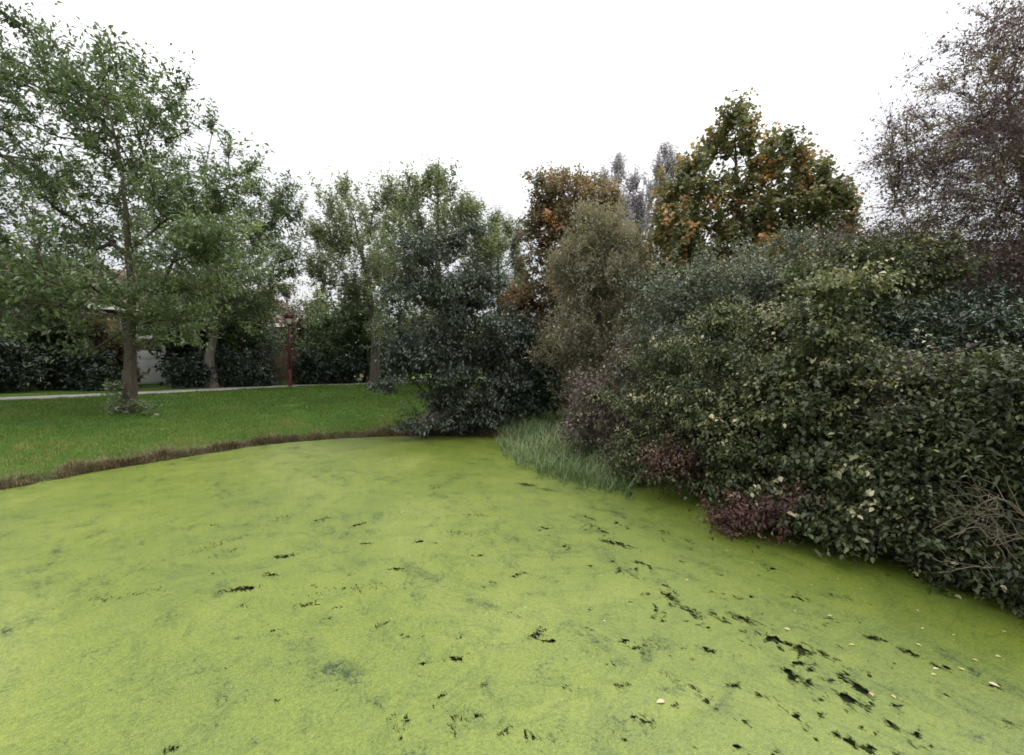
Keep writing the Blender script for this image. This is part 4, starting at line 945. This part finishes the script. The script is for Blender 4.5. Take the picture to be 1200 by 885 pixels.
# sedge bed in front of the middle bushes
px_ = rng.uniform(582, 742, 60000); py_ = rng.uniform(494, 592, 60000)
low = np.interp(px_, [582, 592, 620, 650, 680, 720, 745], [520, 541, 554, 566, 574, 582, 588]); up_ = np.interp(px_, [582, 600, 640, 700, 770], [512, 503, 498, 520, 560])
low = low - np.abs(rng.normal(0, 7, 60000)) + 3 * np.sin(px_ * .25)
okp = (py_ < low) & (py_ > up_) & (rng.random(60000) < .55)
Bs = np.array([gz(a_, b_)[:2] for a_, b_ in zip(px_[okp], py_[okp])])
Bs = Bs[rng.random(len(Bs)) < np.clip((Bs[:, 1] / 12) ** 2, .2, 1)][:9000]
h0 = np.maximum(height(Bs), 0) - .02
hh = rng.uniform(.10, .42, len(Bs)) * rng.uniform(.55, 1, len(Bs)) * (1 + .15 * wob(Bs[:, 0] * 2, Bs[:, 1] * 2))
patch = wob(Bs[:, 0] * 1.6 + 1, Bs[:, 1] * 1.6)
o = blades("sedge_bed", np.column_stack([Bs, h0]), np.abs(hh), rng.uniform(.010, .022, len(Bs)), rng.normal(0, 1.5, len(Bs)), np.clip(.48 + .14 * patch + rng.normal(0, .2, len(Bs)), 0, 1), ML_SEDGE, 4)
tag(o, "bed of pale green arching sedge standing in the shallows below the willow", "sedge", kind="stuff")

# ------------------------------------------------------------------ leaves floating on the weed, litter on the lawn
M_FL = [plainmat("pale_fallen_leaf", (0.40, 0.35, 0.22), 0.6, 0.2, 30), plainmat("yellow_fallen_leaf", (0.36, 0.32, 0.11), 0.6, 0.2, 30), plainmat("tan_fallen_leaf", (0.42, 0.24, 0.12), 0.6, 0.2, 30)]
prof = [(0, .02), (.18, .24), (.42, .33), (.7, .24), (.9, .09), (1.0, .0)]
def leaf_me(mat):
    vs, fs = [], []
    for t, w_ in prof:
        z = .10 * t * (1 - t) + .05
        vs += [(-w_, t, z + w_ * .35), (0, t, z), (w_, t, z + w_ * .30)]
    for i in range(len(prof) - 1):
        b = i * 3; fs += [(b, b + 1, b + 4, b + 3), (b + 1, b + 2, b + 5, b + 4)]
    me = bpy.data.meshes.new("fallen_leaf"); me.from_pydata(vs, [], fs); me.update(); me.materials.append(mat); return me
FLM = [leaf_me(m_) for m_ in M_FL]
spots = [(779,823,.115,0),(1094,785,.08,0),(1091,791,.07,1),(1019,812,.08,2),(1158,801,.11,0),(1131,787,.08,1),(1002,757,.08,1),(1073,755,.07,1),(919,737,.09,0),(975,723,.07,0),
 (1044,815,.07,1),(1083,737,.06,0),(1167,770,.07,0),(710,729,.06,0),(804,681,.07,1),(952,687,.06,1),(983,680,.06,1),(1077,717,.06,0),(1146,776,.07,1),(964,662,.06,1),(908,639,.06,0),
 (880,660,.06,1),(850,645,.06,0),(1120,745,.06,1),(930,716,.05,0),(1010,690,.05,1),(1180,742,.06,0),(640,725,.05,1),(615,713,.05,0),(706,675,.05,1),(655,590,.06,0),(770,610,.06,0),(812,628,.06,1),(520,622,.05,1)]
for k, (x, y, s_, c_) in enumerate(spots):
    p_ = gz(x, y); o = bpy.data.objects.new("fallen_leaf", FLM[c_]); COL.objects.link(o)
    o.location = (p_[0], p_[1], 0.004); s_ *= .58; o.scale = (s_, s_, s_); o.rotation_euler = (0, 0, rng.uniform(0, 6.28))
    lab = ("large pale curled leaf floating alone on the near duckweed" if k == 0 else
           {0: "small pale fallen leaf floating on the duckweed", 1: "small yellow fallen leaf floating on the duckweed", 2: "small tan-orange fallen leaf beside a dark gap in the duckweed"}[c_])
    if k:
        where = ("in the far middle of the pond" if y < 600 else "along the foot of the hedge" if y < 700 and x > 780 else "near the right edge of the pond" if x > 1060 else "beside the dark broken trail" if x > 880 else "on the open middle of the pond")
        lab = lab.split(" floating")[0].split(" beside")[0] + " floating on the duckweed " + where
    tag(o, lab, "leaf", "fallen leaves floating on the duckweed")
M_STONE = plainmat("pale_stone", (0.24, 0.22, 0.19), 0.85, 0.3, 12)
for (x, y, s_, lab) in [(148, 488, .085, "pale stone at the foot of the left tree's trunk"), (183, 481, .075, "pale stone in the grass right of the left tree's trunk")]:
    p_ = at(x, y, 15.3); z = hz(p_[0], p_[1])
    u = rng.normal(0, .12, 60); vs, fs = [], []
    for i in range(7):
        ph = PI * i / 6
        for j in range(8):
            th = 2 * PI * j / 8; r_ = s_ * (1 + .5 * u[(i * 8 + j) % 60] * math.sin(ph)); vs.append((r_ * 1.3 * math.sin(ph) * math.cos(th), r_ * math.sin(ph) * math.sin(th), r_ * .7 * math.cos(ph)))
    for i in range(6):
        for j in range(8): fs.append((i * 8 + j, (i + 1) * 8 + j, (i + 1) * 8 + (j + 1) % 8, i * 8 + (j + 1) % 8))
    me = bpy.data.meshes.new("stone"); me.from_pydata(vs, [], fs); me.update()
    tag(link("stone", me, M_STONE, None, (p_[0], p_[1], z + s_ * .3)), lab, "stone", "pale stones by the left tree")

print("LEAVES", sum(s_[1] for s_ in STATS), STATS)
